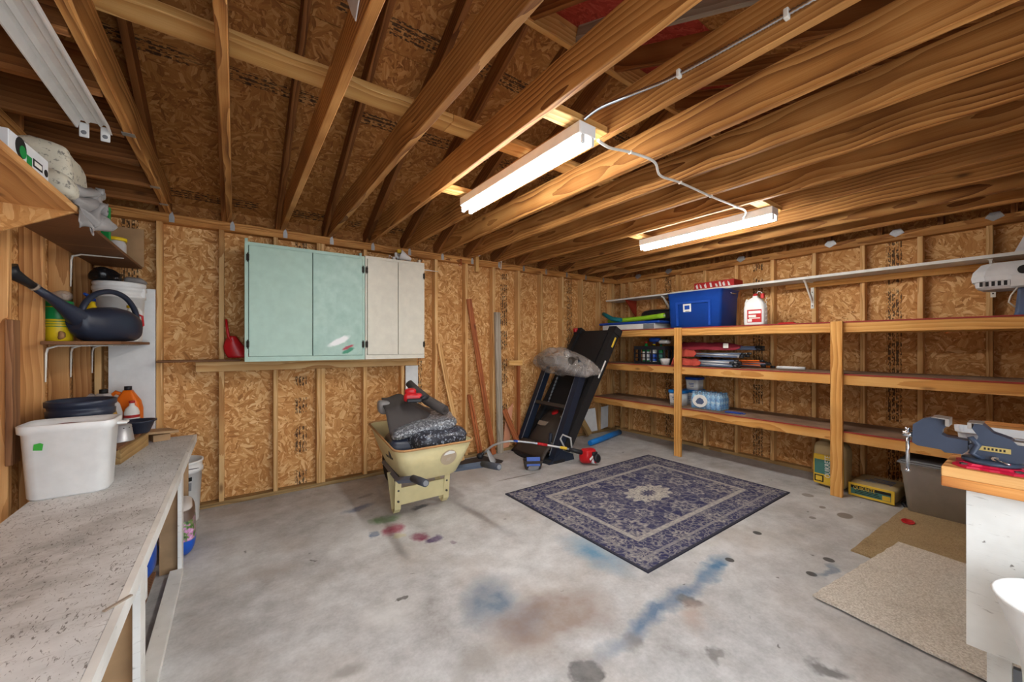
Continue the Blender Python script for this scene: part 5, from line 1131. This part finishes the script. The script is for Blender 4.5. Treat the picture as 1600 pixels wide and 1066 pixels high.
# local +X is the spout direction
def can_body():
    rings = []
    for k, (x, w_, z0, z1) in enumerate(((-.235, .03, .07, .11), (-.225, .06, .03, .15), (-.19, .085, .004, .185), (-.12, .102, 0, .215), (-.04, .108, 0, .225), (.04, .10, 0, .215), (.11, .085, .002, .195), (.165, .062, .03, .19), (.20, .045, .07, .19))):
        rings.append([(x, w_ * math.copysign(abs(math.cos(a)) ** .8, math.cos(a)), (z0 + z1) / 2 + (z1 - z0) / 2 * math.copysign(abs(math.sin(a)) ** .75, math.sin(a))) for a in [2 * PI * i / 24 for i in range(24)]])
    return rings
MB().loft(can_body(), True).build('can_body', 'navy_plastic', t)
MB().tube([(.12, 0, .115), (.19, 0, .15), (.26, 0, .195), (.34, 0, .245), (.42, 0, .29)], [.075, .05, .033, .023, .019], 16).build('spout', 'navy_plastic', t)
MB().cyl((.412, 0, .2855), (.425, 0, .2925), .0225, n=16).build('spout_ring', 'tan_badge', t)
MB().tube([(.424, 0, .292), (.48, 0, .32), (.525, 0, .34), (.545, 0, .375)], [.019, .024, .033, .037], 14).build('rose', 'black_plastic', t)
MB().tube(smooth_path([(.16, 0, .17), (.12, 0, .245), (.04, 0, .305), (-.07, 0, .325), (-.17, 0, .295), (-.24, 0, .22), (-.252, 0, .14), (-.215, 0, .09)], 6), .0165, 12).build('handle', 'navy_plastic', t)
# seed jug, bucket, small bottles behind the can
t = thing('seed_tub', 'clear yellow labelled tub with green lid on the lower bracket shelf', 'tub', (-6.038, -.775, ZS + .0005))
MB().lathe([(.056, 0), (.06, .006), (.06, .20), (.056, .205)], 24).build('tub', 'yellow_plastic', t); MB().lathe([(.0612, .13), (.0616, .131), (.0616, .199), (.0612, .20)], 24, cap=False).build('upper_label', 'green_plastic', t)
MB().lathe([(.0635, .2055), (.0635, .235), (.06, .24), (.002, .24)], 24).build('lid', 'green_plastic', t)
for z in (.085, .10, .115): MB().lathe([(.0608, z), (.0611, z + .001), (.0611, z + .003), (.0608, z + .004)], 24, cap=False).build('label_line', 'green_plastic', t)
MB().loft(superblob(.02, .04, .03, .8, 3, .02, 20, 8)).build('nut_picture', 'rust', t, (.03, -.045, .006))
o = MB().loft(superblob(.055, .055, .03, .7, 31, .03, 12, 10)).build('film_scrap', 'clear_film', None, (-6.038, -.77, ZS + .242)); tag(o, 'clear plastic scrap lying on the green lid of the seed tub', 'plastic scrap')
t = thing('white_bucket', 'white five gallon bucket on the lower shelf behind the watering can', 'bucket', (-5.875, -.20, ZS + .0005))
MB().lathe([(.118, 0), (.121, .008), (.136, .32), (.143, .32), (.143, .345), (.138, .348), (.140, .372), (.146, .375), (.146, .40), (.140, .403), (.140, .415), (.145, .42), (.143, .435), (.13, .437), (.002, .437)], 36).build('pail', 'white_plastic', t)
MB().box(-.012, .012, -.006, .006, .33, .40, bev=.003).build('bail_ear', 'white_plastic', t, (.135, -.055, 0))
def crumple(name, lab, mat, loc, sx, sy, sz, seed, amp=.05, fr=11, cat='plastic bag', e=.8, n=16):
    o = MB().loft(superblob(sx, sy, sz, e, seed, amp, fr, n, zmin=.002)).build(name, mat, None, loc); return tag(o, lab, cat)
speckle('black_film', (22, 22, 24), (90, 90, 94), 24.0, .62, .25)
crumple('black_plastic_bag', 'crumpled black plastic bag on top of the white bucket', 'black_film', (-5.915, -.24, ZS + .4385), .085, .06, .045, 4, .06, 14)
crumple('grey_rag', 'translucent grey plastic scrap on the right of the white bucket', 'grey_bag', (-5.80, -.14, ZS + .4385), .06, .05, .028, 9, .035, 14, 'plastic scrap')
jug('weed_jug', 'white jug with red handle on the lower shelf right of the watering can', 'label_white', 'yellow_plastic', (-5.785, -.40, ZS + .0005), R(20), .04, .035, .26, 'ink_black', 1)
MB().tube([(.02, -.03, .20), (.055, -.03, .185), (.06, -.03, .12), (.03, -.032, .085), (.0, -.035, .12)], .007, 6).build('red_grip', 'red_plastic', bpy.data.objects['weed_jug'])
bottle('yellow bottle with blue trigger behind the watering can handle', (-5.955, -.50, ZS + .0005), .045, .29, 'yellow_plastic', 'blue_plastic', 'trigger_bottle', 'bottle', 'green_plastic')
MB().tube([(0, 0, .285), (-.01, -.03, .30), (-.02, -.07, .312)], [.014, .012, .008], 8).build('trigger', 'blue_plastic', bpy.data.objects['trigger_bottle'])
# ---- upper bracket shelf and plank
osb('osb_roof_plain2', [(150, 98, 50), (190, 136, 78), (212, 160, 98), (232, 190, 132)])
ZU = 2.03
t = thing('bracket_shelf', 'upper brown shelf on a white bracket near the ceiling', 'shelf', (XL + .001, -.82, ZU))
MB().box(.0, .272, -.80, .79, -.019, 0, bev=.002).build('shelf_board', 'dark_board', t)
l_bracket(t, .29, .25, .22, -.02)
t = thing('plank_shelf', 'wide pine plank shelf with strand board gusset above the bench', 'shelf', (XL + .001, -2.9, ZU))
o = lumber('plank', 'cedar_plank', (.150, -1.35, -.0125), (.150, 1.235, -.0125), .296, .026, t)
for y in (1.21, -1.2): MB().prism([(.0, -.026), (.29, -.026), (.0, -.19)], -.006, .006, 'Z').build('gusset', 'osb_roof_plain2', t, (0, y, 0), (R(90), 0, 0))
t = thing('bulb_box', 'white and green carton with round window on the plank shelf', 'box', (-5.835, -2.06, ZU + .0005), R(-3))
MB().box(-.055, .055, -.16, .12, 0, .10, bev=.002).build('carton', 'cloud_white', t)
MB().lathe([(.001, 0), (.036, 0), (.036, .0012)], 20, frame((.0555, -.085, .065), (0, 1, 0), (0, 0, 1))).build('round_window', 'ink_black', t)
MB().lathe([(.001, 0), (.022, 0), (.022, .001)], 18, frame((.0568, -.075, .055), (0, 1, 0), (0, 0, 1))).build('window_picture', 'green_plastic', t)
MB().box(.0553, .0562, -.045, -.01, .02, .06).build('green_patch', 'green_plastic', t); MB().box(.0553, .0562, .0, .07, .035, .065).build('black_patch', 'ink_black', t); MB().box(.0563, .0568, .008, .062, .042, .058).build('white_patch', 'label_white', t)
MB().lathe([(.001, 0), (.014, 0), (.014, .001)], 14, frame((.0558, .098, .045), (0, 1, 0), (0, 0, 1))).build('round_dot', 'ink_black', t)
t = thing('newspaper_bundle', 'bundle wrapped in old newspaper near the ceiling', 'bundle', (-5.885, -1.62, ZU + .0005), R(4))
MB().loft(superblob(.115, .155, .125, .24, 5, .028, 9, 20, e2=.34)).build('wrapping', 'newsprint', t)
MB().loft(superblob(.10, .08, .06, .4, 15, .03, 12, 14, e2=.6)).build('wrapping_fold', 'newsprint', t, (.03, -.12, .0))
MB().box(-.012, .012, -.003, .003, .06, .15, bev=.002).build('torn_gap', 'card_brown', t, (-.02, -.168, 0))
o = MB().box(-.045, .045, -.008, .008, 0, .085, bev=.002).build('white_bracket', 'white_plastic', None, (-5.90, -1.33, ZU + .0005), (0, 0, R(25))); tag(o, 'small white plate standing behind the grey plastic bag', 'plate')
o = MB().box(-.014, .014, -.004, .004, 0, .12, bev=.001).cyl((0, -.006, .1), (0, -.003, .1), .004, n=6).build('steel_strap', 'galvanised', None, (-5.87, -1.16, ZU + .0005), (0, 0, R(25))); tag(o, 'upright perforated steel strap behind the green frame', 'strap')
def bagdrape(u, v):
    a = PI * (u - .1); x = -5.775 + .05 * math.sin(a * 1.2) + .02; y = -1.72 + .28 * u; z = ZU + .085 - .20 * v * (0.5 + .5 * math.sin(PI * (u * .8 + .25))) + .04 * math.sin(a)
    n_ = Vector((mnoise.noise(Vector((u * 4.5, v * 7, 2))), mnoise.noise(Vector((u * 5, v * 3, 9))), mnoise.noise(Vector((u * 6, v * 4, 5))))) * .042
    return (max(x + .025 * v + n_.x, -5.742 if z + n_.z < ZU + .005 else -9), y + n_.y, z + n_.z)
t = thing('grey_plastic_bag', 'crumpled grey plastic bag hanging over the upper shelf edge', 'plastic bag', (0, 0, 0))
MB().grid(bagdrape, 32, 26, .003).build('hanging_fold', 'grey_bag', t)
MB().loft(superblob(.045, .07, .04, .8, 41, .05, 16, 16, zmin=.002)).build('bunched_top', 'grey_bag', t, (-5.80, -1.40, ZU + .001))
o = MB().prism([(.02, 0), (.055, 0), (.055, .20), (-.06, .23), (-.06, .19), (-.01, .175), (-.05, .12), (-.05, .09), (.02, .09)], -.012, .012, 'Y').build('green_frame', 'green_plastic', None, (-5.84, -.95, ZU + .0005), (0, 0, R(-12))); tag(o, 'bright green plastic frame standing on the upper shelf', 'frame')
t = thing('nail_jar', 'glass jar with yellow lid on the upper shelf', 'jar', (-5.845, -.47, ZU + .0005)); MB().lathe([(.045, 0), (.05, .008), (.05, .075), (.044, .09), (.044, .097)], 20).build('jar_body', 'grey_jug', t); MB().lathe([(.052, .0975), (.054, .10), (.054, .117), (.05, .12), (.002, .12)], 20).build('lid', 'yellow_plastic', t)
o = MB().box(-.10, .10, -.009, 0, 0, .30, bev=.001).build('plywood_square', 'raw_board', None, (-5.87, -.004, ZU + .0005)); tag(o, 'pale plywood square standing behind the yellow-lidded jar', 'board')
# ================================================================== LIGHTS AND WIRING
def tube_material():
    t = NT('tube_lit', .3); t.b.inputs['Base Color'].default_value = (.9, .9, .9, 1)
    t.b.inputs['Emission Color'].default_value = (1.0, .98, .94, 1); t.b.inputs['Emission Strength'].default_value = TUBE; MATS['tube_lit'] = t.m
tube_material()
plain('fixture_white', (242, 240, 236), .4)
def strip_light(lab, loc, rz=0):
    t = thing('strip_light', lab, 'light', loc, rz)
    MB().box(-.057, .057, -.61, .61, -.062, 0, bev=.004).build('housing', 'fixture_white', t)
    for s in (-1, 1):
        tb = MB().cyl((s * .032, -.592, -.083), (s * .032, .592, -.083), .0175, n=16).build('tube', 'tube_lit', t)
        for e in (-1, 1):
            MB().box(s * .032 - .012, s * .032 + .012, e * .604 - .008, e * .604 + .008, -.105, -.0622, bev=.004).build('lamp_holder', 'white_plastic', t)
    return t
strip_light('lit twin-tube strip light over the middle of the room', (-3.776, -2.305, 2.496)); strip_light('lit twin-tube strip light nearer the right wall shelves', (-1.725, -2.36, 2.496))
for x, y in ((-3.79, -1.75), (-3.79, -2.86), (-1.75, -1.79), (-1.75, -2.92)):
    lumber('light_block', 'pine_pale', (x - .21, y, ZJ + .0195 if False else 2.516), (x + .17, y, 2.516), .09, .036, ce)
t = thing('strip_light', 'unlit white reflector strip light with bare lamp holders at upper left', 'light', (-5.735, -2.14, 2.496))
MB().prism([(-.062, -.045), (-.05, -.0), (.05, -.0), (.062, -.045), (.056, -.045), (.046, -.006), (-.046, -.006), (-.056, -.045)], -.62, .62, 'Y').build('reflector', 'fixture_white', t)
for s in (-1, 1): MB().prism([(s * .022 - .012, -.0065), (s * .022, -.022), (s * .022 + .012, -.0065)], -.612, .612, 'Y').build('ridge', 'fixture_white', t)
for s in (-1, 1):
    for e in (-1, 1):
        h_ = MB().box(s * .036 - .017, s * .036 + .017, e * .626 - .004, e * .626 + .004, -.082, -.012, bev=.003).build('lamp_holder', 'white_plastic', t)
        MB().lathe([(.006, 0), (.010, 0), (.010, .001), (.006, .001)], 12, frame((s * .036, e * .626 - .0045, -.060), (1, 0, 0), (0, 0, 1))).build('socket_ring', 'ink_grey', h_)
# armoured cable along the joist, thin white cable between the lights
pts = [(-3.6235, -4.30, 2.54), (-3.6235, -3.774, 2.555), (-3.6235, -3.555, 2.564), (-3.6245, -3.27, 2.58), (-3.68, -3.10, 2.575), (-3.76, -2.98, 2.545), (-3.80, -2.91, 2.508)]
sp = smooth_path(pts, 40); t = thing('armoured_cable', 'ribbed metal armoured cable running along a joist to the middle light', 'cable', (0, 0, 0))
MB().tube(sp, [.0075 + .003 * (k % 2) for k in range(len(sp))], 8).build('cable_sheath', 'chrome', t)
for y, z in ((-3.30, 2.579), (-3.70, 2.558)): MB().box(-3.637, -3.6125, y - .008, y + .008, z - .018, z + .018, bev=.003).build('cable_strap', 'bracket_white', t)
pts = [(-3.71, -2.92, 2.43), (-3.55, -2.86, 2.465), (-3.38, -2.86, 2.49), (-3.18, -2.875, 2.488), (-3.0, -2.80, 2.478), (-2.78, -2.80, 2.488), (-2.38, -2.80, 2.486), (-1.98, -2.80, 2.492), (-1.84, -2.80, 2.488), (-1.80, -2.77, 2.46), (-1.786, -2.76, 2.452)]
t = thing('lamp_cable', 'thin white cable looping from the middle light to the right light', 'cable', (0, 0, 0)); MB().tube(smooth_path(pts, 10), .0075, 8).build('cable_sheath', 'cable_white', t)
for k in (2, 5, 6, 7): MB().box(pts[k][0] - .006, pts[k][0] + .006, pts[k][1] - .012, pts[k][1] + .012, pts[k][2] - .009, pts[k][2] + .009, bev=.003).build('staple', 'bracket_white', t)
o = MB().prism([(-2.815, 2.545), (-2.76, 2.61), (-2.70, 2.70), (-2.70, 2.74), (-2.90, 2.74), (-2.875, 2.60)], -4.8375, -4.8335, 'X').build('paper_tag', 'white_plastic'); tag(o, 'white pointed plastic piece hanging from a joist at the top', 'tag')
